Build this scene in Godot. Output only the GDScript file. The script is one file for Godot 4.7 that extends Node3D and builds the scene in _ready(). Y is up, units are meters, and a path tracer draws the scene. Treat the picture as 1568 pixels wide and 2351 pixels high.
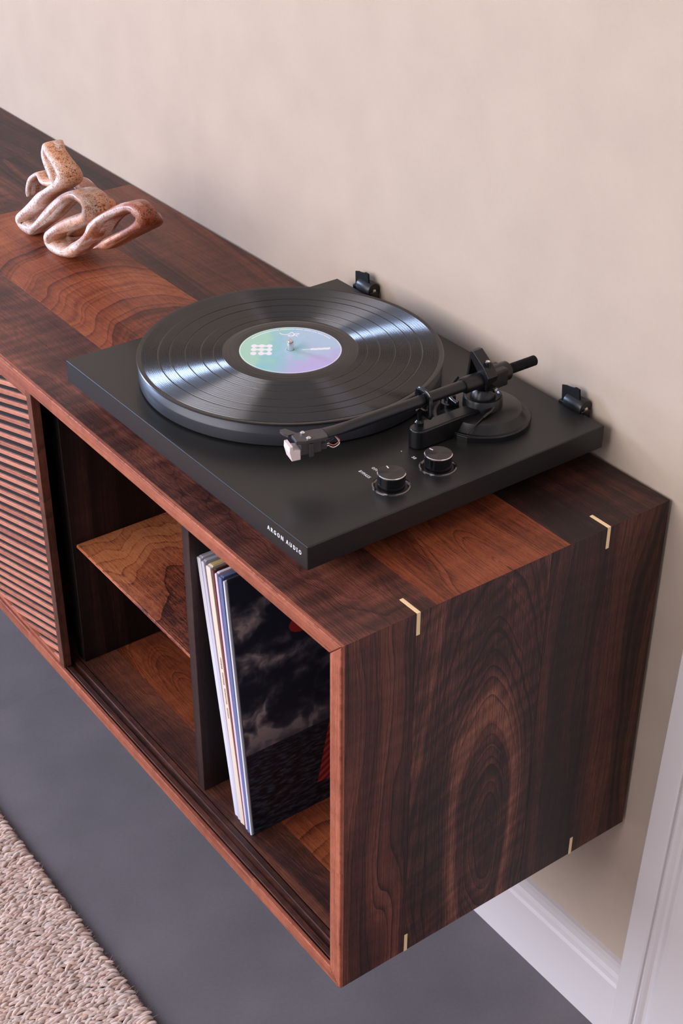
extends Node3D
# A wall-hung walnut cabinet with a turntable, seen from above and from its right end.
# x runs along the wall (0 = right end of the cabinet), y up (0 = cabinet top), z out from the wall (0 = cabinet back).

const D := 0.371      # cabinet depth
const H := 0.4032     # cabinet height
const T := 0.016      # board thickness
const FLOOR := -0.713
const WALL := -0.004
const LEFT_END := -1.95
const FX0 := -2.9     # the window added for fill, facing the cabinet: x and y range
const FX1 := 0.9
const FY0 := 0.2
const FY1 := 2.8
const WY0 := 0.3
const WY1 := 2.1
const WZ0 := 1.6      # the window in the left wall reaches from here
const WZ1 := 3.4      # to here

var mats := {}
var taken := {}


# ---------------------------------------------------------------- mesh building
class Shape:
	var v := PackedVector3Array()
	var n := PackedVector3Array()
	var t := PackedVector2Array()
	var c := PackedColorArray()
	var tint := Color.WHITE
	var use_tint := false

	func tri(a: Vector3, b: Vector3, d: Vector3, na: Vector3, nb: Vector3, nd: Vector3, ta := Vector2.ZERO, tb := Vector2.ZERO, td := Vector2.ZERO) -> void:
		# corners counter-clockwise seen from outside; Godot wants them clockwise
		v.append(a); v.append(d); v.append(b)
		n.append(na); n.append(nd); n.append(nb)
		t.append(ta); t.append(td); t.append(tb)
		if use_tint:
			c.append(tint); c.append(tint); c.append(tint)

	func quad(a: Vector3, b: Vector3, d: Vector3, e: Vector3, na: Vector3, nb: Vector3, nd: Vector3, ne: Vector3, ta := Vector2.ZERO, tb := Vector2.ZERO, td := Vector2.ZERO, te := Vector2.ZERO) -> void:
		tri(a, b, d, na, nb, nd, ta, tb, td)
		tri(a, d, e, na, nd, ne, ta, td, te)

	func mesh() -> ArrayMesh:
		var arr := []
		arr.resize(Mesh.ARRAY_MAX)
		arr[Mesh.ARRAY_VERTEX] = v
		arr[Mesh.ARRAY_NORMAL] = n
		arr[Mesh.ARRAY_TEX_UV] = t
		if c.size() == v.size():
			arr[Mesh.ARRAY_COLOR] = c
		var m := ArrayMesh.new()
		m.add_surface_from_arrays(Mesh.PRIMITIVE_TRIANGLES, arr)
		return m


# chamfered box; uv = (across, along) in metres times the scale, where «grain» is the axis the wood grain follows
func box(s: Shape, lo: Vector3, hi: Vector3, bev := 0.0008, grain := 0, su := Vector2(1, 1), ou := Vector2.ZERO, xf := Transform3D()) -> void:
	var ce := (lo + hi) / 2.0
	var h := (hi - lo) / 2.0
	bev = minf(bev, minf(h.x, minf(h.y, h.z)) * 0.9)
	var tex := func(p: Vector3, face: int) -> Vector2:
		var q := p + ce - lo
		var along := q[grain]
		var others := []
		for k in 3:
			if k != grain and k != face:
				others.append(q[k])
		var across: float = others[0] if others.size() == 1 else q[(grain + 1) % 3] if face == grain else others[0]
		if face == grain:
			along = q[(grain + 2) % 3] * 0.15
		return Vector2(across * su.x, along * su.y) + ou
	var put := func(pts: Array, nr: Array, face: int) -> void:
		var a: Array = []
		for k in pts.size():
			a.append(xf * (pts[k] + ce))
		var fn: Vector3 = (pts[1] - pts[0]).cross(pts[2] - pts[0])
		var mid := Vector3.ZERO
		for q in pts: mid += q
		var flip := fn.dot(mid) < 0.0
		var ns: Array = []
		for q in nr: ns.append((xf.basis * q).normalized())
		var ts: Array = []
		for q in pts: ts.append(tex.call(q, face))
		if pts.size() == 4:
			if flip: s.quad(a[0], a[3], a[2], a[1], ns[0], ns[3], ns[2], ns[1], ts[0], ts[3], ts[2], ts[1])
			else: s.quad(a[0], a[1], a[2], a[3], ns[0], ns[1], ns[2], ns[3], ts[0], ts[1], ts[2], ts[3])
		else:
			if flip: s.tri(a[0], a[2], a[1], ns[0], ns[2], ns[1], ts[0], ts[2], ts[1])
			else: s.tri(a[0], a[1], a[2], ns[0], ns[1], ns[2], ts[0], ts[1], ts[2])
	for ax in 3:
		var b1 := (ax + 1) % 3
		var b2 := (ax + 2) % 3
		for sg in [-1.0, 1.0]:
			var pts := []
			for k in [[-1, -1], [1, -1], [1, 1], [-1, 1]]:
				var p := Vector3.ZERO
				p[ax] = sg * h[ax]
				p[b1] = k[0] * (h[b1] - bev)
				p[b2] = k[1] * (h[b2] - bev)
				pts.append(p)
			var nn := Vector3.ZERO
			nn[ax] = sg
			put.call(pts, [nn, nn, nn, nn], ax)
	if bev <= 0.00001:
		return
	for ax in 3:
		var b1 := (ax + 1) % 3
		var b2 := (ax + 2) % 3
		for s1 in [-1.0, 1.0]:
			for s2 in [-1.0, 1.0]:
				var n1 := Vector3.ZERO; n1[b1] = s1
				var n2 := Vector3.ZERO; n2[b2] = s2
				var pts := []
				for e in [[-1, 0], [1, 0], [1, 1], [-1, 1]]:
					var p := Vector3.ZERO
					p[ax] = e[0] * (h[ax] - bev)
					p[b1] = s1 * (h[b1] - (bev if e[1] == 1 else 0.0))
					p[b2] = s2 * (h[b2] - (bev if e[1] == 0 else 0.0))
					pts.append(p)
				put.call(pts, [n1, n1, n2, n2], b1 if b1 != grain else b2)
	for sx in [-1.0, 1.0]:
		for sy in [-1.0, 1.0]:
			for sz in [-1.0, 1.0]:
				put.call([Vector3(sx * h.x, sy * (h.y - bev), sz * (h.z - bev)), Vector3(sx * (h.x - bev), sy * h.y, sz * (h.z - bev)), Vector3(sx * (h.x - bev), sy * (h.y - bev), sz * h.z)],
					[Vector3(sx, 0, 0), Vector3(0, sy, 0), Vector3(0, 0, sz)], 0 if grain != 0 else 1)


# surface of revolution about the y axis of xf; profile runs from the bottom outside up and in (radius, height)
func lathe(s: Shape, prof: Array, seg := 48, xf := Transform3D(), radial_uv := false, crease := 35.0) -> void:
	var cnt := prof.size()
	var nrm := []
	for i in cnt - 1:
		var d: Vector2 = prof[i + 1] - prof[i]
		nrm.append(Vector2(d.y, -d.x).normalized())
	for i in cnt - 1:
		var p0: Vector2 = prof[i]
		var p1: Vector2 = prof[i + 1]
		if p0.is_equal_approx(p1): continue
		var n0: Vector2 = nrm[i]
		var n1: Vector2 = nrm[i]
		if i > 0 and nrm[i - 1].dot(nrm[i]) > cos(deg_to_rad(crease)): n0 = (nrm[i] + nrm[i - 1]).normalized()
		if i < cnt - 2 and nrm[i + 1].dot(nrm[i]) > cos(deg_to_rad(crease)): n1 = (nrm[i] + nrm[i + 1]).normalized()
		for k in seg:
			var a0 := TAU * k / seg
			var a1 := TAU * (k + 1) / seg
			var c0 := Vector3(cos(a0), 0, -sin(a0))
			var c1 := Vector3(cos(a1), 0, -sin(a1))
			var A := xf * (c0 * p0.x + Vector3(0, p0.y, 0))
			var B := xf * (c1 * p0.x + Vector3(0, p0.y, 0))
			var C := xf * (c1 * p1.x + Vector3(0, p1.y, 0))
			var E := xf * (c0 * p1.x + Vector3(0, p1.y, 0))
			var nA := (xf.basis * (c0 * n0.x + Vector3(0, n0.y, 0))).normalized()
			var nB := (xf.basis * (c1 * n0.x + Vector3(0, n0.y, 0))).normalized()
			var nC := (xf.basis * (c1 * n1.x + Vector3(0, n1.y, 0))).normalized()
			var nE := (xf.basis * (c0 * n1.x + Vector3(0, n1.y, 0))).normalized()
			var u0 := float(k) / seg
			var u1 := float(k + 1) / seg
			if radial_uv:
				s.quad(A, B, C, E, nA, nB, nC, nE, Vector2(p0.x * 10.0, u0), Vector2(p0.x * 10.0, u1), Vector2(p1.x * 10.0, u1), Vector2(p1.x * 10.0, u0))
			else:
				s.quad(A, B, C, E, nA, nB, nC, nE, Vector2(u0, float(i) / cnt), Vector2(u1, float(i) / cnt), Vector2(u1, float(i + 1) / cnt), Vector2(u0, float(i + 1) / cnt))


# round or oval tube through points; oval = (half width across «side», half width across the other direction)
func tube(s: Shape, pts: Array, rad: Array, seg := 16, up := Vector3.UP, flat: Array = [], cap := true) -> void:
	var cnt := pts.size()
	var rings := []
	var norms := []
	var len := 0.0
	var lens := []
	for i in cnt:
		var d: Vector3 = (pts[mini(i + 1, cnt - 1)] - pts[maxi(i - 1, 0)]).normalized()
		var sd := d.cross(up).normalized()
		if sd.length() < 0.5: sd = d.cross(Vector3.RIGHT).normalized()
		var uu := sd.cross(d).normalized()
		var r: float = rad[mini(i, rad.size() - 1)]
		var r2: float = flat[mini(i, flat.size() - 1)] if flat.size() else r
		var ring := []
		var nn := []
		for k in seg:
			var a := TAU * k / seg
			ring.append(pts[i] + sd * cos(a) * r + uu * sin(a) * r2)
			nn.append((sd * cos(a) * r2 + uu * sin(a) * r).normalized())
		rings.append(ring)
		norms.append(nn)
		if i > 0: len += (pts[i] as Vector3).distance_to(pts[i - 1])
		lens.append(len)
	for i in cnt - 1:
		for k in seg:
			var k1 := (k + 1) % seg
			var u0 := float(k) / seg
			var u1 := float(k + 1) / seg
			s.quad(rings[i][k], rings[i + 1][k], rings[i + 1][k1], rings[i][k1], norms[i][k], norms[i + 1][k], norms[i + 1][k1], norms[i][k1],
				Vector2(u0, lens[i]), Vector2(u0, lens[i + 1]), Vector2(u1, lens[i + 1]), Vector2(u1, lens[i]))
	if cap:
		for e in [0, cnt - 1]:
			var d: Vector3 = (pts[1] - pts[0]).normalized() * -1.0 if e == 0 else (pts[cnt - 1] - pts[cnt - 2]).normalized()
			for k in seg:
				var k1 := (k + 1) % seg
				if e == 0: s.tri(pts[e], rings[e][k], rings[e][k1], d, d, d)
				else: s.tri(pts[e], rings[e][k1], rings[e][k], d, d, d)


# polygon (counter-clockwise seen from +z of xf) pushed from z0 to z1 with chamfered rims
func prism(s: Shape, poly: PackedVector2Array, z0: float, z1: float, bev := 0.0005, xf := Transform3D(), smooth := false) -> void:
	var cnt := poly.size()
	var inner := PackedVector2Array()
	var outs := []
	for i in cnt:
		var e: Vector2 = (poly[(i + 1) % cnt] - poly[i]).normalized()
		outs.append(Vector2(e.y, -e.x))
	for i in cnt:
		var a: Vector2 = outs[(i + cnt - 1) % cnt]
		var b: Vector2 = outs[i]
		var m := (a + b)
		inner.append(poly[i] - m / maxf(0.3, 1.0 + a.dot(b)) * bev)
	var P := func(q: Vector2, z: float) -> Vector3: return xf * Vector3(q.x, q.y, z)
	var N := func(q: Vector3) -> Vector3: return (xf.basis * q).normalized()
	var up: Vector3 = N.call(Vector3(0, 0, 1))
	var dn := -up
	var ids := Geometry2D.triangulate_polygon(inner)
	if ids.is_empty():   # an edge shorter than the chamfer: leave the rim sharp
		inner = poly
		ids = Geometry2D.triangulate_polygon(inner)
	for k in range(0, ids.size(), 3):
		var a := inner[ids[k]]
		var b := inner[ids[k + 1]]
		var d := inner[ids[k + 2]]
		if (b - a).cross(d - a) < 0.0:
			var w := b
			b = d
			d = w
		s.tri(P.call(a, z1), P.call(b, z1), P.call(d, z1), up, up, up, a, b, d)
		s.tri(P.call(a, z0), P.call(d, z0), P.call(b, z0), dn, dn, dn, a, d, b)
	for i in cnt:
		var j := (i + 1) % cnt
		var o: Vector2 = outs[i]
		var o0: Vector3 = N.call(Vector3(o.x, o.y, 0))
		var oi := o0
		var oj := o0
		if smooth:
			var q0: Vector2 = (outs[(i + cnt - 1) % cnt] + o).normalized()
			var q1: Vector2 = (o + outs[j]).normalized()
			oi = N.call(Vector3(q0.x, q0.y, 0))
			oj = N.call(Vector3(q1.x, q1.y, 0))
		var lo := z0 + bev
		var hi := z1 - bev
		s.quad(P.call(poly[i], lo), P.call(poly[j], lo), P.call(poly[j], hi), P.call(poly[i], hi), oi, oj, oj, oi)
		if bev > 0.0:
			s.quad(P.call(poly[i], hi), P.call(poly[j], hi), P.call(inner[j], z1), P.call(inner[i], z1), oi, oj, up, up)
			s.quad(P.call(inner[i], z0), P.call(inner[j], z0), P.call(poly[j], lo), P.call(poly[i], lo), dn, dn, oj, oi)


func spline(ctrl: Array, per := 8) -> Array:
	var out := []
	var n := ctrl.size()
	for i in n - 1:
		var p0 = ctrl[maxi(i - 1, 0)]
		var p1 = ctrl[i]
		var p2 = ctrl[i + 1]
		var p3 = ctrl[mini(i + 2, n - 1)]
		for k in per:
			out.append(p1.cubic_interpolate(p2, p0, p3, float(k) / per))
	out.append(ctrl[n - 1])
	return out


func round_rect(w: float, h: float, r: float, seg := 5) -> PackedVector2Array:
	var p := PackedVector2Array()
	for q in [[1, 1, 0.0], [-1, 1, 90.0], [-1, -1, 180.0], [1, -1, 270.0]]:
		for k in seg + 1:
			var a: float = deg_to_rad(q[2] + 90.0 * k / seg)
			p.append(Vector2(q[0] * (w / 2 - r) + cos(a) * r, q[1] * (h / 2 - r) + sin(a) * r))
	return p


# ---------------------------------------------------------------- scene tree
func numbered(called: String) -> String:
	if not taken.has(called):
		taken[called] = 0
		return called
	taken[called] += 1
	return "%s_%03d" % [called, taken[called]]


func part(parent: Node, called: String, m: Mesh, material: Material, label := "") -> MeshInstance3D:
	var o := MeshInstance3D.new()
	o.name = called
	if parent != self:
		var k := 0
		while parent.has_node(NodePath(o.name)):
			k += 1
			o.name = "%s_%03d" % [called, k]
	else:
		o.name = numbered(called)
	o.mesh = m
	o.material_override = material
	if label: o.set_meta("label", label)
	parent.add_child(o, true)
	return o


func group_part(parent: Node, called: String) -> Node3D:
	var o := Node3D.new()
	o.name = called
	parent.add_child(o, true)
	return o


func thing(called: String, label: String, category: String, at := Vector3.ZERO, group := "") -> Node3D:
	var o := Node3D.new()
	o.name = numbered(called)
	o.position = at
	add_child(o)
	tag(o, label, category, group)
	return o


func tag(o: Node, label: String, category: String, group := "") -> void:
	o.set_meta("label", label)
	o.set_meta("category", category)
	if group: o.set_meta("group", group)


func structure(called: String, m: Mesh, material: Material, label: String, category: String, parent: Node = self) -> MeshInstance3D:
	var o := part(parent, called, m, material)
	o.set_meta("label", label)
	if parent == self:
		o.set_meta("category", category)
		o.set_meta("kind", "structure")
	return o


# ---------------------------------------------------------------- materials
func mat(col: Color, rough := 0.6, metal := 0.0, spec := 0.5) -> StandardMaterial3D:
	var m := StandardMaterial3D.new()
	m.albedo_color = col
	m.roughness = rough
	m.metallic = metal
	m.metallic_specular = spec
	return m


func rgb(r: float, g: float, b: float) -> Color:
	return Color(r / 255.0, g / 255.0, b / 255.0)


func noise(sd: int, octaves := 1, kind := FastNoiseLite.TYPE_SIMPLEX) -> FastNoiseLite:
	var f := FastNoiseLite.new()
	f.seed = sd
	f.noise_type = kind
	f.frequency = 1.0
	f.fractal_type = FastNoiseLite.FRACTAL_FBM if octaves > 1 else FastNoiseLite.FRACTAL_NONE
	f.fractal_octaves = octaves
	return f


# Walnut: growth rings around a pith line cut by the board, fibres, pores and curl. x of the picture is across the grain, y along it.
func wood(sd: int, p: Dictionary) -> StandardMaterial3D:
	var W: int = p.get("w", 512)
	var L: int = p.get("l", 1024)
	var wa: float = p.get("wa", 0.16)
	var wl: float = p.get("wl", 1.0)
	var v0: float = p.get("v0", -0.3)
	var u0: float = p.get("u0", 0.3)
	var k: float = p.get("k", 0.1)
	var gap: float = p.get("gap", 0.006)
	var warp: float = p.get("warp", 0.008)
	var curl: float = p.get("curl", 0.06)
	var line: float = p.get("line", 0.45)
	var band: float = p.get("band", 0.3)
	var bias: float = p.get("bias", 0.5)
	var swirl: float = p.get("swirl", 0.0)
	var slant: float = p.get("slant", 0.0)
	var dark: Color = p.get("dark", rgb(46, 26, 21))
	var mid: Color = p.get("mid", rgb(98, 56, 42))
	var light: Color = p.get("light", rgb(142, 86, 60))
	var e0: float = p.get("end", 0.0)   # how much the board darkens towards its far end (heartwood)
	var na := noise(sd)
	var nb := noise(sd + 1)
	var nc := noise(sd + 2)
	var nd := noise(sd + 3)
	var ne := noise(sd + 4)
	var bytes := PackedByteArray()
	bytes.resize(W * L * 3)
	var at := 0
	var relief := PackedByteArray()
	for y in L:
		var u := wl * y / L
		var ku := k * (u - u0)
		ku *= ku
		for x in W:
			var v := wa * x / W
			var wv := na.get_noise_2d(u * 2.6, v * 13.0) * warp + nb.get_noise_2d(u * 11.0, v * 45.0) * warp * 0.12
			if swirl > 0.0:
				wv += nc.get_noise_2d(u * 22.0, v * 26.0) * swirl
			var dv := v - v0 + wv
			var r := sqrt(dv * dv + ku) / gap
			r += nd.get_noise_1d(r * 0.45) * 0.8
			var f := r - floorf(r)
			var late := f * f
			late *= late
			var tone := bias + band * nb.get_noise_1d(r * 0.16 + 7.0) - line * (late - 0.2) * (0.65 + 0.5 * nc.get_noise_1d(r * 0.9))
			tone += 0.16 * nc.get_noise_2d(u * 5.0, v * 850.0) + 0.11 * nd.get_noise_2d(u * 26.0, v * 2100.0)
			tone += curl * ne.get_noise_2d(u * 55.0 + v * slant + wv * slant, v * 11.0) + 0.10 * ne.get_noise_2d(u * 4.0, v * 18.0)
			if na.get_noise_2d(u * 90.0, v * 2600.0) > 0.52:
				tone -= 0.2
			tone -= e0 * u / wl
			tone = clampf(tone, 0.0, 1.0)
			var c := dark.lerp(mid, tone * 2.0) if tone < 0.5 else mid.lerp(light, tone * 2.0 - 1.0)
			bytes[at] = int(c.r * 255.0)
			bytes[at + 1] = int(c.g * 255.0)
			bytes[at + 2] = int(c.b * 255.0)
			at += 3
	var im := Image.create_from_data(W, L, false, Image.FORMAT_RGB8, bytes)
	var m := StandardMaterial3D.new()
	m.albedo_texture = ImageTexture.create_from_image(im)
	m.roughness = p.get("rough", 0.48)
	m.metallic_specular = p.get("spec", 0.4)
	m.set_meta("scale", Vector2(1.0 / wa, 1.0 / wl))
	return m


func wood_box(parent: Node, called: String, lo: Vector3, hi: Vector3, m: StandardMaterial3D, grain: int, bev := 0.0009, ou := Vector2.ZERO, label := "") -> MeshInstance3D:
	var s := Shape.new()
	box(s, lo, hi, bev, grain, m.get_meta("scale"), ou)
	return part(parent, called, s.mesh(), m, label)


# a board whose outline in the x-y plane has mitred ends, pushed along z
func mitred(parent: Node, called: String, poly: Array, z0: float, z1: float, m: StandardMaterial3D, grain: int, ou := Vector2.ZERO, bev := 0.0002) -> MeshInstance3D:
	var s := Shape.new()
	var p := PackedVector2Array()
	for q in poly: p.append(q)
	if area(p) < 0.0: p.reverse()
	prism(s, p, z0, z1, bev)
	var sc: Vector2 = m.get_meta("scale")
	var first := -1.0 if grain == 0 else -H
	for k in s.v.size():
		var q := s.v[k]
		var along := q.x if grain == 0 else q.y
		var other := q.y if grain == 0 else q.x
		s.t[k] = Vector2((q.z - z0 + other) * sc.x, (along - first) * sc.y) + ou
	return part(parent, called, s.mesh(), m)


func speckle(size: int, sd: int, fine: float, base: Color, other: Color, amount: float, coarse := 6.0) -> ImageTexture:
	var a := noise(sd, 3)
	var b := noise(sd + 9)
	var im := Image.create(size, size, false, Image.FORMAT_RGB8)
	for y in size:
		for x in size:
			var q := 0.5 + 0.5 * a.get_noise_2d(x * coarse / size, y * coarse / size) + amount * b.get_noise_2d(x * fine, y * fine)
			im.set_pixel(x, y, base.lerp(other, clampf(q, 0.0, 1.0)))
	return ImageTexture.create_from_image(im)


func lettering(parent: Node, called: String, text: String, size: float, xf: Transform3D, material: Material, spacing := 0.0, bold := false) -> MeshInstance3D:
	var f := SystemFont.new()
	f.font_names = PackedStringArray(["Droid Sans"])
	if bold: f.font_weight = 700
	var t := TextMesh.new()
	var fv := FontVariation.new()
	fv.base_font = f
	fv.spacing_glyph = int(spacing)
	t.font = fv
	t.text = text
	t.font_size = 32
	t.pixel_size = size / 32.0
	t.depth = 0.0002
	t.curve_step = 1.0
	var o := part(parent, called, t, material)
	o.transform = xf
	return o


func _ready() -> void:
	# ------------------------------------------------------------ camera, sky, lights, exposure
	var cam := Camera3D.new()
	cam.name = "camera"
	cam.transform = Transform3D(Basis(Vector3(0.58938, 0.00384, -0.80785), Vector3(-0.4393, 0.84074, -0.3165), Vector3(0.67798, 0.54143, 0.4972)), Vector3(0.7348, 0.7136, 0.91))
	cam.keep_aspect = Camera3D.KEEP_HEIGHT
	cam.fov = 38.4665
	cam.near = 0.02
	cam.far = 60.0
	add_child(cam)

	var env := Environment.new()
	var sky_mat := ProceduralSkyMaterial.new()
	sky_mat.sky_top_color = rgb(120, 150, 205)
	sky_mat.sky_horizon_color = rgb(205, 215, 230)
	sky_mat.ground_bottom_color = rgb(90, 90, 86)
	sky_mat.ground_horizon_color = rgb(170, 172, 170)
	sky_mat.sky_energy_multiplier = 2.0
	var sky := Sky.new()
	sky.sky_material = sky_mat
	env.background_mode = Environment.BG_SKY
	env.sky = sky
	env.tonemap_mode = Environment.TONE_MAPPER_LINEAR
	env.tonemap_exposure = 0.93
	env.sdfgi_enabled = true
	env.ssao_enabled = true
	env.ssil_enabled = true
	var we := WorldEnvironment.new()
	we.name = "world_environment"
	we.environment = env
	add_child(we)

	# daylight through the window in the left wall; weaker fill from an unseen window added behind the camera
	daylight("daylight_side", Vector3(-5.56, (WY0 + WY1) / 2, (WZ0 + WZ1) / 2), Vector3(0, -90, 0), Vector2(WZ1 - WZ0 - 0.1, WY1 - WY0 - 0.1), Color(0.74, 0.83, 1.0), 13.0)
	daylight("fill_light_front", Vector3((FX0 + FX1) / 2, (FY0 + FY1) / 2, 3.66), Vector3(0, 0, 0), Vector2(FX1 - FX0 - 0.1, FY1 - FY0 - 0.1), Color(1.0, 0.955, 0.915), 1.75)

	make_materials()
	make_room()
	make_cabinet()
	make_turntable()
	make_record()
	make_sleeves()
	make_sculpture()
	make_rug()


func daylight(called: String, at: Vector3, turn: Vector3, size: Vector2, col: Color, energy: float) -> void:
	var l := AreaLight3D.new()
	l.name = called
	l.position = at
	l.rotation_degrees = turn
	l.area_size = size
	l.area_normalize_energy = false
	l.light_color = col
	l.light_energy = energy
	l.shadow_enabled = true
	l.area_range = 20.0
	add_child(l)


func make_materials() -> void:
	mats.front = wood(11, {"wa": 0.12, "v0": 0.03, "u0": 0.35, "k": 0.09, "gap": 0.005, "warp": 0.016, "swirl": 0.004, "curl": 0.14, "line": 0.34, "band": 0.18, "bias": 0.42, "mid": rgb(100, 55, 44), "light": rgb(150, 92, 70)})
	mats.middle = wood(23, {"wa": 0.16, "v0": 0.070, "u0": 1.0, "k": 0.28, "gap": 0.0055, "warp": 0.010, "line": 0.5, "band": 0.22, "bias": 0.55, "dark": rgb(62, 28, 19), "mid": rgb(126, 62, 38), "light": rgb(170, 98, 60)})
	mats.back = wood(37, {"wa": 0.13, "v0": -0.05, "u0": 0.7, "k": 0.1, "gap": 0.007, "warp": 0.014, "line": 0.25, "band": 0.28, "bias": 0.62, "end": 0.55, "dark": rgb(36, 22, 19), "mid": rgb(88, 48, 36), "light": rgb(128, 74, 52)})
	mats.end_front = wood(41, {"l": 768, "wa": 0.09, "wl": 0.42, "v0": -0.25, "u0": 0.2, "k": 0.28, "gap": 0.0075, "warp": 0.010, "line": 0.6, "band": 0.25, "bias": 0.43, "dark": rgb(34, 19, 17), "mid": rgb(86, 46, 37), "light": rgb(138, 82, 60)})
	mats.end_middle = wood(53, {"w": 768, "l": 1024, "wa": 0.16, "wl": 0.42, "v0": 0.058, "u0": 0.095, "k": 0.23, "gap": 0.0050, "warp": 0.0075, "slant": 22.0, "curl": 0.12, "line": 0.60, "band": 0.24, "bias": 0.45, "dark": rgb(32, 18, 17), "mid": rgb(88, 50, 41), "light": rgb(156, 100, 78)})
	mats.end_back = wood(67, {"l": 768, "wa": 0.16, "wl": 0.42, "v0": -0.4, "u0": 0.1, "k": 0.3, "gap": 0.010, "warp": 0.012, "line": 0.55, "band": 0.36, "bias": 0.38, "end": -0.05, "dark": rgb(26, 16, 15), "mid": rgb(70, 38, 30), "light": rgb(120, 70, 52)})
	mats.edge = wood(71, {"w": 256, "wa": 0.05, "wl": 0.5, "v0": -0.2, "k": 0.05, "gap": 0.004, "warp": 0.004, "line": 0.2, "band": 0.2, "bias": 0.52, "dark": rgb(108, 55, 38), "mid": rgb(165, 93, 67), "light": rgb(198, 124, 94)})
	mats.slat = wood(79, {"w": 256, "l": 512, "wa": 0.05, "wl": 0.5, "v0": -0.2, "k": 0.05, "gap": 0.004, "warp": 0.004, "line": 0.2, "band": 0.25, "bias": 0.52, "dark": rgb(128, 70, 52), "mid": rgb(180, 113, 88), "light": rgb(208, 142, 114)})
	mats.upright = wood(89, {"w": 256, "wa": 0.16, "wl": 0.5, "v0": -0.3, "k": 0.2, "gap": 0.008, "line": 0.4, "band": 0.25, "bias": 0.35, "dark": rgb(18, 11, 11), "mid": rgb(44, 27, 25), "light": rgb(76, 47, 40)})  # same walnut, darkened: the shade inside the compartments is put into its colour
	mats.inside = wood(83, {"wa": 0.13, "v0": 0.05, "u0": 0.5, "k": 0.1, "gap": 0.006, "warp": 0.012, "line": 0.3, "band": 0.25, "bias": 0.42})
	mats.shelf = wood(97, {"wa": 0.36, "wl": 0.5, "v0": 0.25, "u0": 0.26, "k": 0.8, "gap": 0.022, "warp": 0.05, "swirl": 0.006, "line": 0.5, "band": 0.4, "bias": 0.58, "dark": rgb(56, 28, 22), "mid": rgb(154, 82, 55), "light": rgb(200, 124, 78)})
	mats.inlay = mat(rgb(250, 216, 164), 0.5)
	mats.cloth = mat(rgb(20, 20, 22), 0.9)
	mats.wall = mat(rgb(214, 196, 181), 0.9, 0.0, 0.2)
	mats.wall.albedo_color = Color.WHITE
	mats.wall.albedo_texture = speckle(512, 5, 0.22, rgb(184, 166, 149), rgb(190, 172, 154), 0.10, 7.0)
	mats.wall.uv1_triplanar = true
	mats.wall.uv1_world_triplanar = true
	mats.wall.uv1_scale = Vector3(1.2, 1.2, 1.2)
	mats.paint = mat(rgb(218, 209, 207), 0.45, 0.0, 0.4)
	mats.white = mat(rgb(190, 184, 178), 0.9, 0.0, 0.2)
	mats.floor = mat(Color.WHITE, 0.55, 0.0, 0.35)
	mats.floor.albedo_texture = speckle(512, 3, 0.31, rgb(102, 97, 99), rgb(114, 108, 110), 0.16, 5.0)
	mats.floor.uv1_triplanar = true
	mats.floor.uv1_world_triplanar = true
	mats.floor.uv1_scale = Vector3(1.1, 1.1, 1.1)
	mats.plinth = mat(rgb(31, 30, 29), 0.34, 0.0, 0.45)
	mats.black = mat(rgb(17, 17, 19), 0.33, 0.0, 0.5)
	mats.gloss = mat(rgb(12, 12, 14), 0.12, 0.0, 0.55)
	mats.rubber = mat(rgb(16, 16, 17), 0.7, 0.0, 0.3)
	mats.platter = mat(rgb(48, 49, 54), 0.35, 0.2, 0.5)
	mats.chrome = mat(rgb(225, 222, 220), 0.18, 1.0)
	mats.dark_chrome = mat(rgb(120, 116, 120), 0.15, 1.0)
	mats.print = mat(rgb(225, 225, 225), 0.6)
	mats.spun = mat(rgb(88, 84, 82), 0.34, 0.9)
	mats.spun.anisotropy_enabled = true
	mats.spun.anisotropy = 0.85
	mats.vinyl = mat(rgb(20, 19, 19), 0.22, 0.0, 0.5)
	mats.grooves = mat(rgb(34, 32, 32), 0.2, 0.0, 0.75)
	mats.nose = mat(rgb(232, 212, 206), 0.45)
	mats.head = mat(rgb(62, 57, 56), 0.45)
	mats.copper = mat(rgb(200, 110, 95), 0.5)
	mats.glass = mat(Color(0.95, 0.97, 1.0, 0.08), 0.02)
	mats.glass.transparency = BaseMaterial3D.TRANSPARENCY_ALPHA


# ---------------------------------------------------------------- the room
func slab(lo: Vector3, hi: Vector3, bev := 0.0) -> Shape:
	var s := Shape.new()
	box(s, lo, hi, bev)
	return s


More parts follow.
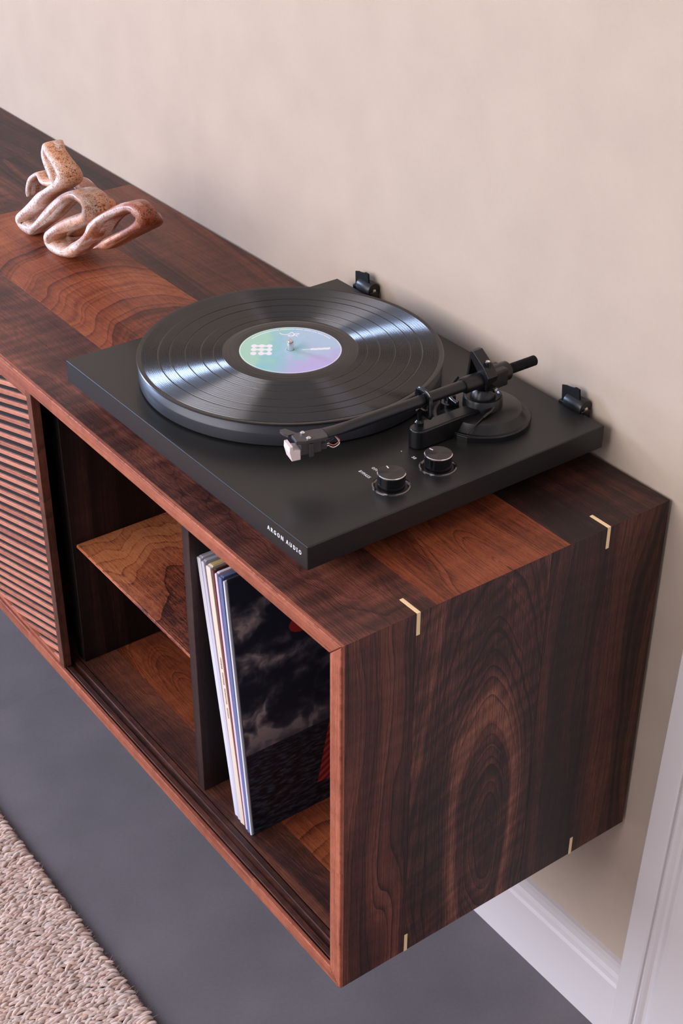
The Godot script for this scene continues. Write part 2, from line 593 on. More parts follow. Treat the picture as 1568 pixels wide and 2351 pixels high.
func make_room() -> void:
	var top := 3.25
	var x0 := -5.6
	var x1 := 2.4
	var z1 := 3.7
	structure("wall_back", slab(Vector3(x0 - 0.2, FLOOR - 0.1, WALL - 0.2), Vector3(x1 + 0.2, top + 0.2, WALL)).mesh(), mats.wall, "beige painted plaster wall behind the wooden cabinet", "wall")
	structure("floor", slab(Vector3(x0 - 0.2, FLOOR - 0.12, WALL), Vector3(x1 + 0.2, FLOOR, z1 + 0.2)).mesh(), mats.floor, "smooth dark grey floor below the wall-hung cabinet", "floor")
	structure("ceiling", slab(Vector3(x0 - 0.2, top, WALL), Vector3(x1 + 0.2, top + 0.2, z1 + 0.2)).mesh(), mats.white, "plain white ceiling above the room", "ceiling")
	structure("wall_right", slab(Vector3(x1, FLOOR, WALL), Vector3(x1 + 0.2, top, z1 + 0.2)).mesh(), mats.white, "plain pale wall on the right of the room", "wall")
	# left wall has a window opening; the one in the front wall is added for fill
	var s := Shape.new()
	box(s, Vector3(x0 - 0.2, FLOOR, WALL), Vector3(x0, top, WZ0), 0.0)
	box(s, Vector3(x0 - 0.2, FLOOR, WZ1), Vector3(x0, top, z1 + 0.2), 0.0)
	box(s, Vector3(x0 - 0.2, FLOOR, WZ0), Vector3(x0, WY0, WZ1), 0.0)
	box(s, Vector3(x0 - 0.2, WY1, WZ0), Vector3(x0, top, WZ1), 0.0)
	structure("wall_left", s.mesh(), mats.white, "plain pale wall with a wide window on the left", "wall")
	s = Shape.new()
	box(s, Vector3(x0, FLOOR, z1), Vector3(FX0, top, z1 + 0.2), 0.0)
	box(s, Vector3(FX1, FLOOR, z1), Vector3(x1, top, z1 + 0.2), 0.0)
	box(s, Vector3(FX0, FLOOR, z1), Vector3(FX1, FY0, z1 + 0.2), 0.0)
	box(s, Vector3(FX0, FY1, z1), Vector3(FX1, top, z1 + 0.2), 0.0)
	structure("wall_front", s.mesh(), mats.white, "plain pale wall with a wide added window facing the cabinet", "wall")
	for w in 2:
		var win := Node3D.new()
		win.name = "window_%d" % (w + 1)
		win.set_meta("kind", "structure")
		win.set_meta("label", ["white framed window in the left wall", "white framed window added for fill light, facing the cabinet"][w])
		win.set_meta("category", "window")
		add_child(win)
		var f := Shape.new()
		var a := 0.0
		if w == 0:
			for z in [WZ0, (WZ0 + WZ1) / 2.0, WZ1 - 0.05]:
				box(f, Vector3(x0 - 0.14, WY0, z), Vector3(x0 - 0.09, WY1, z + 0.05), 0.004)
			for y in [WY0, WY1 - 0.05]:
				box(f, Vector3(x0 - 0.14, y, WZ0), Vector3(x0 - 0.09, y + 0.05, WZ1), 0.004)
			part(win, "window_frame", f.mesh(), mats.paint)
			part(win, "pane", slab(Vector3(x0 - 0.12, WY0 + 0.03, WZ0 + 0.03), Vector3(x0 - 0.115, WY1 - 0.03, WZ1 - 0.03)).mesh(), mats.glass)
		else:
			for x in [FX0, (FX0 + FX1) / 2.0, FX1 - 0.05]:
				box(f, Vector3(x, FY0, z1 + 0.09), Vector3(x + 0.05, FY1, z1 + 0.14), 0.004)
			for y in [FY0, FY1 - 0.05]:
				box(f, Vector3(FX0, y, z1 + 0.09), Vector3(FX1, y + 0.05, z1 + 0.14), 0.004)
			part(win, "window_frame", f.mesh(), mats.paint)
			part(win, "pane", slab(Vector3(FX0 + 0.03, FY0 + 0.03, z1 + 0.115), Vector3(FX1 - 0.03, FY1 - 0.03, z1 + 0.12)).mesh(), mats.glass)

	# skirting board with a rounded, stepped top, painted white; it stops at the door casing
	var prof := PackedVector2Array([Vector2(0, 0), Vector2(0.016, 0), Vector2(0.016, 0.086), Vector2(0.0135, 0.089), Vector2(0.0135, 0.0925), Vector2(0.016, 0.096), Vector2(0.0158, 0.101), Vector2(0.0135, 0.106), Vector2(0.009, 0.109), Vector2(0.005, 0.111), Vector2(0, 0.112)])
	s = Shape.new()
	# local x = out of the wall, local y = up, pushed along local z = world -x ... kept as a plain basis
	prism(s, prof, 0.0, 4.24, 0.0, Transform3D(Basis(Vector3(0, 0, 1), Vector3(0, 1, 0), Vector3(-1, 0, 0)), Vector3(0.038, FLOOR, WALL)))
	structure("baseboard_back", s.mesh(), mats.paint, "white painted skirting board along the beige wall under the cabinet", "skirting board")

	# door casing: flat, bead, cove and a raised back band
	var cas := PackedVector2Array([Vector2(0, 0), Vector2(0.112, 0), Vector2(0.112, 0.022), Vector2(0.058, 0.022), Vector2(0.052, 0.0215), Vector2(0.0475, 0.019), Vector2(0.044, 0.0165), Vector2(0.040, 0.0165), Vector2(0.037, 0.019), Vector2(0.034, 0.0205), Vector2(0.031, 0.019), Vector2(0.030, 0.016), Vector2(0.0285, 0.0195), Vector2(0.0265, 0.0205), Vector2(0.002, 0.0205), Vector2(0, 0.0185)])
	s = Shape.new()
	prism(s, cas, 0.0, 2.1, 0.0, Transform3D(Basis(Vector3(1, 0, 0), Vector3(0, 0, 1), Vector3(0, -1, 0)), Vector3(0, 2.1, 0)))
	var casing := structure("trim_1", s.mesh(), mats.paint, "white moulded door casing to the right of the cabinet", "door casing")
	casing.position = Vector3(0.0345, FLOOR, WALL)
	casing.rotation.z = -0.030
	var door := structure("door_1", slab(Vector3(0.21, FLOOR + 0.005, WALL), Vector3(1.03, 1.3, WALL + 0.012), 0.002).mesh(), mats.paint, "plain white door beside its moulded casing", "door")
	var hs := Shape.new()
	lathe(hs, [Vector2(0.024, 0), Vector2(0.024, 0.008), Vector2(0.010, 0.012), Vector2(0.010, 0.035), Vector2(0.022, 0.045), Vector2(0.026, 0.058), Vector2(0.020, 0.070), Vector2(0.0, 0.074)], 24, Transform3D(Basis(Vector3(1, 0, 0), Vector3(0, 0, 1), Vector3(0, -1, 0)), Vector3(0.97, 0.25, WALL + 0.012)))
	part(door, "door_handle", hs.mesh(), mats.chrome)


# ---------------------------------------------------------------- the cabinet
func make_cabinet() -> void:
	var c := thing("media_cabinet", "long dark walnut cabinet hung on the beige wall with slatted sliding door and open compartments", "cabinet")
	var bev := 0.0008
	# top: three planks glued side by side, with an older joint further along
	var tp := [Vector2(-1.0, 0), Vector2(-1.0, -T), Vector2(-T, -T), Vector2(0, 0)]
	mitred(c, "top_plank", tp, 0.2735, D - 0.004, mats.front, 0)
	mitred(c, "top_plank", tp, 0.1235, 0.2735, mats.middle, 0)
	mitred(c, "top_plank", tp, 0.0, 0.1235, mats.back, 0)
	wood_box(c, "top_plank", Vector3(LEFT_END, -T, 0.245), Vector3(-1.0, 0, D - 0.004), mats.middle, 0, 0.0003, Vector2(0.3, 0.1))
	wood_box(c, "top_plank", Vector3(LEFT_END, -T, 0.150), Vector3(-1.0, 0, 0.245), mats.front, 0, 0.0003, Vector2(0.1, 0.3))
	wood_box(c, "top_plank", Vector3(LEFT_END, -T, 0.0), Vector3(-1.0, 0, 0.150), mats.end_back, 0, 0.0003, Vector2(0.4, 0.2))
	# lipping strips along the front edges
	mitred(c, "front_lipping", [Vector2(LEFT_END, 0), Vector2(LEFT_END, -T), Vector2(-T, -T), Vector2(0, 0)], D - 0.0052, D, mats.edge, 0, Vector2.ZERO, 0.0012)
	mitred(c, "front_lipping", [Vector2(LEFT_END, -H), Vector2(LEFT_END, -H + T), Vector2(-T, -H + T), Vector2(0, -H)], D - 0.0052, D, mats.edge, 0, Vector2(0.5, 0.3), 0.0012)
	# end panel: three upright boards and its front lipping, mitred into top and bottom
	var ep := [Vector2(0, 0), Vector2(-T, -T), Vector2(-T, -H + T), Vector2(0, -H)]
	mitred(c, "end_board", ep, 0.295, D - 0.004, mats.end_front, 1)
	mitred(c, "end_board", ep, 0.146, 0.295, mats.end_middle, 1)
	mitred(c, "end_board", ep, 0.0, 0.146, mats.end_back, 1)
	mitred(c, "front_lipping", ep, D - 0.0052, D, mats.edge, 1, Vector2(0.2, 0.7), 0.0012)
	wood_box(c, "end_board", Vector3(LEFT_END, -H + T, 0.0), Vector3(LEFT_END + T, -T, D - 0.004), mats.end_back, 1, bev)
	# bottom: boards behind, and two running grooves for the sliding doors in front
	var yb := -H + T
	var bp := [Vector2(LEFT_END, -H), Vector2(LEFT_END, yb), Vector2(-T, yb), Vector2(0, -H)]
	var bl := [Vector2(LEFT_END, -H), Vector2(LEFT_END, yb - 0.0035), Vector2(-T + 0.0035, yb - 0.0035), Vector2(0, -H)]
	mitred(c, "bottom_plank", bp, 0.0, 0.155, mats.inside, 0, Vector2(0.2, 0.35))
	mitred(c, "bottom_plank", bp, 0.155, 0.3015, mats.middle, 0, Vector2(0.15, 0.4))
	mitred(c, "bottom_plank", bl, 0.3015, D - 0.004, mats.inside, 0, Vector2(0.4, 0.1))
	wood_box(c, "bottom_plank", Vector3(LEFT_END + T, yb - 0.0035, 0.3015), Vector3(-T, yb, 0.3445), mats.inside, 0, 0.0002, Vector2(0.5, 0.1))
	wood_box(c, "door_track", Vector3(LEFT_END + T, yb - 0.0035, 0.3455), Vector3(-T, yb + 0.001, 0.3530), mats.inside, 0, 0.0010, Vector2(0.7, 0.5))
	wood_box(c, "door_track", Vector3(LEFT_END + T, yb - 0.0035, 0.3580), Vector3(-T, yb, 0.3648), mats.inside, 0, 0.0010, Vector2(0.1, 0.6))
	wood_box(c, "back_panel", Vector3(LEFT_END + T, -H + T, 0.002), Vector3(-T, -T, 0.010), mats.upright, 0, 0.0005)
	wood_box(c, "wall_cleat", Vector3(LEFT_END + 0.05, -0.09, WALL), Vector3(-0.03, -0.03, 0.002), mats.inside, 0, 0.0005)
	# uprights and shelf
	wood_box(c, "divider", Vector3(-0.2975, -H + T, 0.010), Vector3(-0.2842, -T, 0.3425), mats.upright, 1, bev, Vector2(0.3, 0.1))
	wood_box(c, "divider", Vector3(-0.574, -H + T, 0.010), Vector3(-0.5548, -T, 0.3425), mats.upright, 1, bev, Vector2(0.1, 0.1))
	wood_box(c, "shelf", Vector3(-0.5548, -0.2242, 0.010), Vector3(-0.2975, -0.2195, 0.3375), mats.shelf, 0, 0.0012)
	# pale spline inlays across the mitred corners
	for z in [0.2929, 0.0770]:
		var s := Shape.new()
		var poly := PackedVector2Array([Vector2(0.0003, 0.0003), Vector2(-0.0232, 0.0003), Vector2(-0.0208, -0.0006), Vector2(-0.003, -0.003), Vector2(-0.0006, -0.0200), Vector2(0.0003, -0.0226)])
		prism(s, poly, z - 0.0019, z + 0.0019, 0.0001)
		part(c, "spline_inlay", s.mesh(), mats.inlay, "pale L-shaped spline inlay in the top right corner joint")
		s = Shape.new()
		poly = PackedVector2Array([Vector2(0.0003, -H + 0.0226), Vector2(-0.0006, -H + 0.02), Vector2(-0.003, -H + 0.003), Vector2(-0.0208, -H + 0.0006), Vector2(-0.0232, -H - 0.0003), Vector2(0.0003, -H - 0.0003)])
		prism(s, poly, z - 0.0019, z + 0.0019, 0.0001)
		part(c, "spline_inlay", s.mesh(), mats.inlay, "pale spline inlay in the bottom right corner joint")
	# sliding doors: frame, slanted slats and black cloth behind; the first stands in the front track
	for d in 3:
		var x1: float = [-0.558, -1.0, -1.44][d]
		var x0 := x1 - 0.455
		var zf: float = [0.3685, 0.3570, 0.3685][d]
		var door := group_part(c, "sliding_door")
		var ya := -H + T + 0.001
		var yt := -T - 0.001
		wood_box(door, "stile", Vector3(x1 - 0.0115, ya, zf - 0.010), Vector3(x1, yt, zf), mats.inside, 1, 0.0006, Vector2(0.3, 0.2 * d))
		wood_box(door, "stile", Vector3(x0, ya, zf - 0.010), Vector3(x0 + 0.0115, yt, zf), mats.inside, 1, 0.0006, Vector2(0.6, 0.2 * d))
		wood_box(door, "rail", Vector3(x0 + 0.0115, ya, zf - 0.010), Vector3(x1 - 0.0115, ya + 0.0045, zf), mats.edge, 0, 0.0006, Vector2(0.1, 0.1))
		wood_box(door, "rail", Vector3(x0 + 0.0115, yt - 0.010, zf - 0.010), Vector3(x1 - 0.0115, yt, zf), mats.edge, 0, 0.0006, Vector2(0.8, 0.1))
		part(door, "backing_cloth", slab(Vector3(x0 + 0.0115, ya, zf - 0.0070), Vector3(x1 - 0.0115, yt, zf - 0.0046)).mesh(), mats.cloth)
		# slats run up to the right at about 16 degrees and are cut off by the frame
		var xa := x0 + 0.0115
		var xb := x1 - 0.0115
		var lo := ya + 0.0045
		var hi := yt - 0.010
		var slope := 0.30
		var pitch := 0.01165
		var yy := lo - slope * (xb - xa)
		var k := 0
		while yy < hi:
			var raw := PackedVector2Array([Vector2(xa, yy), Vector2(xb, yy + slope * (xb - xa)), Vector2(xb, yy + slope * (xb - xa) + 0.0054), Vector2(xa, yy + 0.0054)])
			var cut := Geometry2D.intersect_polygons(raw, PackedVector2Array([Vector2(xa, lo), Vector2(xb, lo), Vector2(xb, hi), Vector2(xa, hi)]))
			if cut.size() and absf(area(cut[0])) > 0.00001:
				var poly: PackedVector2Array = cut[0]
				if area(poly) < 0.0: poly.reverse()
				var s := Shape.new()
				prism(s, poly, zf - 0.0046, zf - 0.0010, 0.0007)
				for q in s.t.size():
					var p3 := s.v[q]
					s.t[q] = Vector2((p3.y - slope * p3.x) * 20.0 + k * 0.13, p3.x * 2.0 + k * 0.37)
				part(door, "slat", s.mesh(), mats.slat)
			yy += pitch
			k += 1


func area(p: PackedVector2Array) -> float:
	var a := 0.0
	for i in p.size():
		a += p[i].cross(p[(i + 1) % p.size()])
	return a / 2.0


# ---------------------------------------------------------------- the turntable
func make_turntable() -> void:
	var t := thing("turntable", "matt black turntable with straight black tonearm standing on the cabinet's right end", "turntable", Vector3(-0.2886, 0, 0.18005))
	t.rotation.y = 0.0112
	var inv := Transform3D(Basis(Vector3.UP, 0.0112), t.position).affine_inverse()
	var W := func(x: float, y: float, z: float) -> Vector3: return inv * Vector3(x, y, z)
	var hw := 0.2088
	var hd := 0.17035
	var y0 := 0.019
	var y1 := 0.0429
	var s := Shape.new()
	box(s, Vector3(-hw, y0, -hd), Vector3(hw, y1, hd), 0.0013)
	part(t, "plinth", s.mesh(), mats.plinth)
	s = Shape.new()
	box(s, Vector3(hw - 0.20, 0.006, -hd + 0.014), Vector3(hw - 0.022, y0, hd - 0.16), 0.002)
	part(t, "underside_housing", s.mesh(), mats.black)
	for q in [[-1, -1], [1, -1], [-1, 1], [1, 1]]:
		s = Shape.new()
		lathe(s, [Vector2(0, 0), Vector2(0.016, 0), Vector2(0.019, 0.003), Vector2(0.019, 0.012), Vector2(0.015, y0)], 32, Transform3D(Basis(), Vector3(q[0] * (hw - 0.045), 0, q[1] * (hd - 0.045))))
		part(t, "foot", s.mesh(), mats.rubber)
	# maker's name on the front edge
	var front := Transform3D(Basis(), Vector3(0.1755, 0.0325, hd + 0.0001))
	lettering(t, "lettering", "ARGON AUDIO", 0.0056, front, mats.print, 6.0, true)

	# platter with bevelled rim and spindle
	var ctr: Vector3 = W.call(-0.342, 0.0, 0.1834)
	var pf := Transform3D(Basis(), ctr)
	s = Shape.new()
	lathe(s, [Vector2(0.10, y1), Vector2(0.146, y1 + 0.0005), Vector2(0.1495, y1 + 0.002), Vector2(0.1497, 0.0560), Vector2(0.1493, 0.0568), Vector2(0.1458, 0.0648), Vector2(0.1450, 0.0655), Vector2(0.02, 0.0655)], 160, pf, false, 30.0)
	var pl := part(t, "platter", s.mesh(), mats.platter)
	s = Shape.new()
	lathe(s, [Vector2(0.0035, 0.0655), Vector2(0.0035, 0.0755), Vector2(0.0030, 0.0770), Vector2(0.0018, 0.0778), Vector2(0, 0.078)], 24, pf)
	part(pl, "spindle", s.mesh(), mats.chrome)

	# two knobs, each in a shallow glossy ring
	for k in 2:
		var kp: Vector3 = W.call([-0.1135, -0.1150][k], 0.0, [0.2345, 0.1810][k])
		var kx := Transform3D(Basis(), kp)
		var kn := group_part(t, "control_knob")
		s = Shape.new()
		lathe(s, [Vector2(0.0172, y1), Vector2(0.0170, y1 + 0.0008), Vector2(0.0158, y1 + 0.0012), Vector2(0.0145, y1 + 0.0004), Vector2(0.0138, y1 - 0.0004)], 48, kx)
		part(kn, "trim_ring", s.mesh(), mats.dark_chrome)
		s = Shape.new()
		lathe(s, [Vector2(0.0124, y1 - 0.0003), Vector2(0.0123, y1 + 0.0125)], 48, kx)
		part(kn, "knob_body", s.mesh(), mats.gloss)
		s = Shape.new()
		lathe(s, [Vector2(0.0123, y1 + 0.0125), Vector2(0.0127, y1 + 0.0131), Vector2(0.0127, y1 + 0.0137), Vector2(0.0120, y1 + 0.0142)], 48, kx)
		part(kn, "chamfered_rim", s.mesh(), mats.chrome, "bright chamfered rim")
		s = Shape.new()
		lathe(s, [Vector2(0.0120, y1 + 0.0142), Vector2(0.0001, y1 + 0.0142)], 64, kx, true)
		part(kn, "knob_cap", s.mesh(), mats.spun)
		s = Shape.new()
		var ang: float = [deg_to_rad(165.0), deg_to_rad(-172.0)][k]
		box(s, Vector3(0.0066, y1 + 0.0142, -0.0005), Vector3(0.0106, y1 + 0.0146, 0.0005), 0.0001, 0, Vector2.ONE, Vector2.ZERO, Transform3D(Basis(Vector3.UP, ang), kp))
		part(kn, "pointer_mark", s.mesh(), mats.print)
	var flat := Basis(Vector3(1, 0, 0), Vector3(0, 0, -1), Vector3(0, 1, 0))
	lettering(t, "lettering", "BYPASS", 0.0042, Transform3D(flat, W.call(-0.1425, y1 + 0.0001, 0.2415)), mats.print, 1.0, true)
	lettering(t, "lettering", "OFF", 0.0042, Transform3D(flat, W.call(-0.1440, y1 + 0.0001, 0.2290)), mats.print, 1.0, true)
	lettering(t, "lettering", "33", 0.0042, Transform3D(flat, W.call(-0.1395, y1 + 0.0001, 0.1885)), mats.print, 1.0, true)
	for q in [[-0.1330, 0.1770], [-0.1552, 0.1905]]:
		s = Shape.new()
		lathe(s, [Vector2(0.0006, y1), Vector2(0.0006, y1 + 0.0001), Vector2(0.0, y1 + 0.0001)], 12, Transform3D(Basis(), W.call(q[0], 0, q[1])))
		part(t, "index_dot", s.mesh(), mats.print)

	# ---- tonearm base: flange, cone and turret
	var ax := -0.1588
	var az := 0.0925
	var ay := 0.0855
	var bx := Transform3D(Basis(), W.call(ax, 0.0, az))
	s = Shape.new()
	lathe(s, [Vector2(0.0462, y1), Vector2(0.0464, y1 + 0.0052), Vector2(0.0455, y1 + 0.0062), Vector2(0.0425, y1 + 0.0062), Vector2(0.0415, y1 + 0.0068), Vector2(0.0368, y1 + 0.0135), Vector2(0.0358, y1 + 0.0140), Vector2(0.0182, y1 + 0.0158)], 96, bx, false, 25.0)
	var base := part(t, "tonearm_base", s.mesh(), mats.black)
	s = Shape.new()
	lathe(s, [Vector2(0.0190, y1 + 0.014), Vector2(0.0185, y1 + 0.024), Vector2(0.0176, y1 + 0.0258), Vector2(0.0160, y1 + 0.0260), Vector2(0.0150, y1 + 0.0245), Vector2(0.0120, y1 + 0.0240), Vector2(0.0105, y1 + 0.0300), Vector2(0.0085, y1 + 0.0330), Vector2(0.0, y1 + 0.0335)], 64, bx, false, 25.0)
	part(base, "turret", s.mesh(), mats.black)
	s = Shape.new()
	prism(s, PackedVector2Array([Vector2(-0.004, -0.044), Vector2(0.008, -0.0455), Vector2(0.0165, -0.0445), Vector2(0.0260, -0.0405), Vector2(0.0335, -0.0325), Vector2(0.012, -0.010), Vector2(-0.012, -0.030)]), y1 - 0.0005, y1 + 0.0057, 0.0006, Transform3D(Basis(Vector3(1, 0, 0), Vector3(0, 0, -1), Vector3(0, 1, 0)), W.call(ax, 0.0, az)))
	part(base, "base_wedge", s.mesh(), mats.black)

	# ---- arm rest block with its post and clip
	s = Shape.new()
	var blk := PackedVector2Array()
	for k in 13:
		var a := deg_to_rad(180.0 + 180.0 * k / 12.0)
		blk.append(Vector2(cos(a) * 0.0088, -0.1728 + sin(a) * 0.0080))
	blk.append(Vector2(0.0088, -0.1040))
	blk.append(Vector2(-0.0070, -0.1040))
	var top := Transform3D(Basis(Vector3(1, 0, 0), Vector3(0, 0, -1), Vector3(0, 1, 0)), W.call(-0.1560, 0.0, 0.0))
	prism(s, blk, y1, y1 + 0.0195, 0.0018, top, true)
	var rest := part(t, "arm_rest", s.mesh(), mats.black)
	s = Shape.new()
	lathe(s, [Vector2(0.0042, y1 + 0.0195), Vector2(0.0042, y1 + 0.0225), Vector2(0.0026, y1 + 0.0245), Vector2(0.0026, y1 + 0.031), Vector2(0.0036, y1 + 0.034), Vector2(0.0, y1 + 0.036)], 24, Transform3D(Basis(), W.call(-0.1575, 0, 0.1690)))
	part(rest, "rest_post", s.mesh(), mats.gloss)
	s = Shape.new()
	var hook := []
	for a in [[-0.0085, -0.004], [-0.0088, 0.004], [-0.0060, 0.0085], [0.0, 0.0092], [0.0060, 0.0080], [0.0085, 0.003], [0.0088, -0.004], [0.0088, -0.0115], [0.004, -0.0118], [-0.003, -0.0118]]:
		hook.append(W.call(ax + a[0], ay + a[1] - 0.0012, 0.1635))
	tube(s, spline(hook, 5), [0.0036], 10, Vector3(0, 0, 1), [0.0017])
	part(rest, "rest_clip", s.mesh(), mats.gloss)

	# ---- cueing lift and lever
	s = Shape.new()
	lathe(s, [Vector2(0.0088, y1), Vector2(0.0088, y1 + 0.0185), Vector2(0.0078, y1 + 0.0195), Vector2(0.0058, y1 + 0.0195), Vector2(0.0055, y1 + 0.025), Vector2(0.0035, y1 + 0.0262), Vector2(0.0, y1 + 0.0265)], 32, Transform3D(Basis(), W.call(-0.1770, 0, 0.1170)))
	var lift := part(t, "cueing_lift", s.mesh(), mats.gloss)
	s = Shape.new()
	tube(s, spline([W.call(-0.1870, y1 + 0.034, 0.100), W.call(-0.1830, y1 + 0.0295, 0.111), W.call(-0.170, y1 + 0.0285, 0.1235), W.call(-0.155, y1 + 0.0285, 0.127)], 6), [0.0018], 10)
	part(lift, "lift_bar", s.mesh(), mats.gloss)
	s = Shape.new()
	tube(s, [W.call(-0.1290, y1 + 0.0120, 0.1370), W.call(-0.1370, y1 + 0.0170, 0.1110)], [0.0009], 10)
	var lev := part(t, "cueing_lever", s.mesh(), mats.gloss)
	s = Shape.new()
	tube(s, [W.call(-0.1368, y1 + 0.0168, 0.1115), W.call(-0.1400, y1 + 0.0192, 0.1010), W.call(-0.1455, y1 + 0.0225, 0.0880)], [0.0014, 0.0030, 0.0030], 12, Vector3.UP, [0.0013, 0.0015, 0.0015])
	part(lev, "lever_grip", s.mesh(), mats.gloss)

	# ---- tonearm
	var arm := group_part(t, "tonearm")
	s = Shape.new()
	tube(s, [W.call(ax, ay, 0.105), W.call(ax, ay, 0.200), W.call(ax - 0.0002, ay, 0.246), W.call(ax - 0.0016, ay - 0.0002, 0.258), W.call(ax - 0.0040, ay - 0.0006, 0.270)], [0.0054, 0.0052, 0.0054, 0.0068, 0.0078], 24, Vector3.UP, [0.0054, 0.0052, 0.0048, 0.0036, 0.0026])
	part(arm, "arm_tube", s.mesh(), mats.black)
	s = Shape.new()
	tube(s, [W.call(ax, ay, 0.0885), W.call(ax, ay, 0.1165), W.call(ax, ay, 0.1180)], [0.0078, 0.0078, 0.0066], 28)
	part(arm, "arm_collar", s.mesh(), mats.black)
	# headshell: flat plate turned about 15 degrees towards the record
	var hb := Basis(Vector3.UP, deg_to_rad(-14.0))
	var ho: Vector3 = W.call(ax - 0.0060, ay, 0.2830)
	var hx := Transform3D(hb, ho)
	var plate := PackedVector2Array([Vector2(-0.0070, 0.0165), Vector2(-0.0086, 0.0060), Vector2(-0.0088, -0.0080), Vector2(-0.0060, -0.0160), Vector2(0.0060, -0.0160), Vector2(0.0086, -0.0080), Vector2(0.0088, 0.0060), Vector2(0.0082, 0.0125)])
	s = Shape.new()
	# drawn in (x, -z) and pushed along y
	prism(s, plate, -0.0026, 0.0010, 0.0006, hx * Transform3D(Basis(Vector3(1, 0, 0), Vector3(0, 0, -1), Vector3(0, 1, 0)), Vector3.ZERO))
	part(arm, "headshell", s.mesh(), mats.head)
	s = Shape.new()
	prism(s, PackedVector2Array([Vector2(-0.0085, -0.0180), Vector2(-0.0130, -0.0205), Vector2(-0.0190, -0.0215), Vector2(-0.0195, -0.0165), Vector2(-0.0085, -0.0100)]), -0.0022, 0.0002, 0.0004, hx * Transform3D(Basis(Vector3(1, 0, 0), Vector3(0, 0, -1), Vector3(0, 1, 0)), Vector3.ZERO))
	part(arm, "finger_lift", s.mesh(), mats.head)
	for q in [[-0.0050, 0.0060], [0.0055, 0.0045]]:
		s = Shape.new()
		lathe(s, [Vector2(0.0022, 0.0010), Vector2(0.0022, 0.0020), Vector2(0.0014, 0.0027), Vector2(0, 0.0028)], 20, hx * Transform3D(Basis(), Vector3(q[0], 0, q[1])))
		part(arm, "mounting_screw", s.mesh(), mats.chrome)
	# cartridge
	var cart := group_part(t, "cartridge")
	s = Shape.new()
	box(s, Vector3(-0.0075, -0.0135, -0.0065), Vector3(0.0075, -0.0026, 0.0125), 0.0008, 0, Vector2.ONE, Vector2.ZERO, hx)
	box(s, Vector3(0.0070, -0.0160, 0.0005), Vector3(0.0086, -0.0030, 0.0050), 0.0006, 0, Vector2.ONE, Vector2.ZERO, hx)
	box(s, Vector3(-0.0060, -0.0125, -0.0125), Vector3(0.0060, -0.0065, -0.0065), 0.0005, 0, Vector2.ONE, Vector2.ZERO, hx)
	part(cart, "cartridge_body", s.mesh(), mats.head)
	s = Shape.new()
	prism(s, PackedVector2Array([Vector2(-0.0225, -0.0030), Vector2(-0.0228, -0.0085), Vector2(-0.0205, -0.0175), Vector2(-0.0125, -0.0175), Vector2(-0.0125, -0.0080), Vector2(-0.0190, -0.0070), Vector2(-0.0195, -0.0030)]), -0.0072, 0.0072, 0.0006, hx * Transform3D(Basis(Vector3(0, 0, -1), Vector3(0, 1, 0), Vector3(1, 0, 0)), Vector3.ZERO))
	part(cart, "stylus_holder", s.mesh(), mats.nose, "pinkish white nose piece of the cartridge")
	for q in [[-0.004, -0.0085], [0.004, -0.0085], [-0.004, -0.0108], [0.004, -0.0108]]:
		s = Shape.new()
		tube(s, [hx * Vector3(q[0], q[1], -0.0120), hx * Vector3(q[0], q[1], -0.0150)], [0.0007], 8)
		part(cart, "terminal_pin", s.mesh(), mats.chrome)
	for k in 4:
		s = Shape.new()
		var qx: float = [-0.004, 0.004, -0.004, 0.004][k]
		var qy: float = [-0.0085, -0.0085, -0.0108, -0.0108][k]
		tube(s, spline([hx * Vector3(qx, qy, -0.0145), hx * Vector3(qx * 1.3, qy - 0.002, -0.019), hx * Vector3(qx * 1.2, qy + 0.001, -0.0245), hx * Vector3(qx * 0.4, -0.004, -0.0215)], 5), [0.00045], 6)
		part(cart, "lead_wire", s.mesh(), [mats.gloss, mats.copper, mats.gloss, mats.nose][k])

	# bearing yoke: triangular hoop over the arm, bearing housing and screws
	s = Shape.new()
	var outer := [Vector2(-0.0145, 0.0245), Vector2(-0.0190, -0.0080), Vector2(-0.0155, -0.0080), Vector2(-0.0128, 0.0165), Vector2(0.0045, -0.0015), Vector2(0.0090, -0.0085), Vector2(0.0125, 0.0060), Vector2(0.0060, 0.0140), Vector2(-0.0105, 0.0250)]
	var yk := PackedVector2Array()
	for q in outer: yk.append(q)
	prism(s, yk, -0.0060, 0.0060, 0.0007, Transform3D(Basis(), W.call(ax, ay, 0.0925)))
	var yoke := part(arm, "bearing_yoke", s.mesh(), mats.black)
	s = Shape.new()
	box(s, Vector3(-0.0095, -0.0095, -0.012), Vector3(0.0100, 0.0085, 0.010), 0.002, 0, Vector2.ONE, Vector2.ZERO, Transform3D(Basis(), W.call(ax + 0.001, ay, 0.0830)))
	part(arm, "bearing_housing", s.mesh(), mats.black)
	for q in [[0.0040, 0.0150, 0.0, 0.0030], [0.0135, -0.0050, 90.0, 0.0030]]:
		s = Shape.new()
		lathe(s, [Vector2(q[3], -0.006), Vector2(q[3], 0.003), Vector2(q[3] * 0.8, 0.0038), Vector2(q[3] * 0.3, 0.0036), Vector2(0.0, 0.0030)], 24, Transform3D(Basis(Vector3(0, 0, 1), deg_to_rad(-q[2])), W.call(ax + q[0], ay + q[1], 0.0925)))
		part(arm, "pivot_screw", s.mesh(), mats.gloss)
		s = Shape.new()
		lathe(s, [Vector2(0.0021, 0.0036), Vector2(0.0021, 0.0042), Vector2(0.0008, 0.0043), Vector2(0.0008, 0.0039), Vector2(0.0, 0.0039)], 20, Transform3D(Basis(Vector3(0, 0, 1), deg_to_rad(-q[2])), W.call(ax + q[0], ay + q[1], 0.0925)))
		part(arm, "pivot_screw_head", s.mesh(), mats.chrome)
	# rear stub and its threaded counterweight shaft
	s = Shape.new()
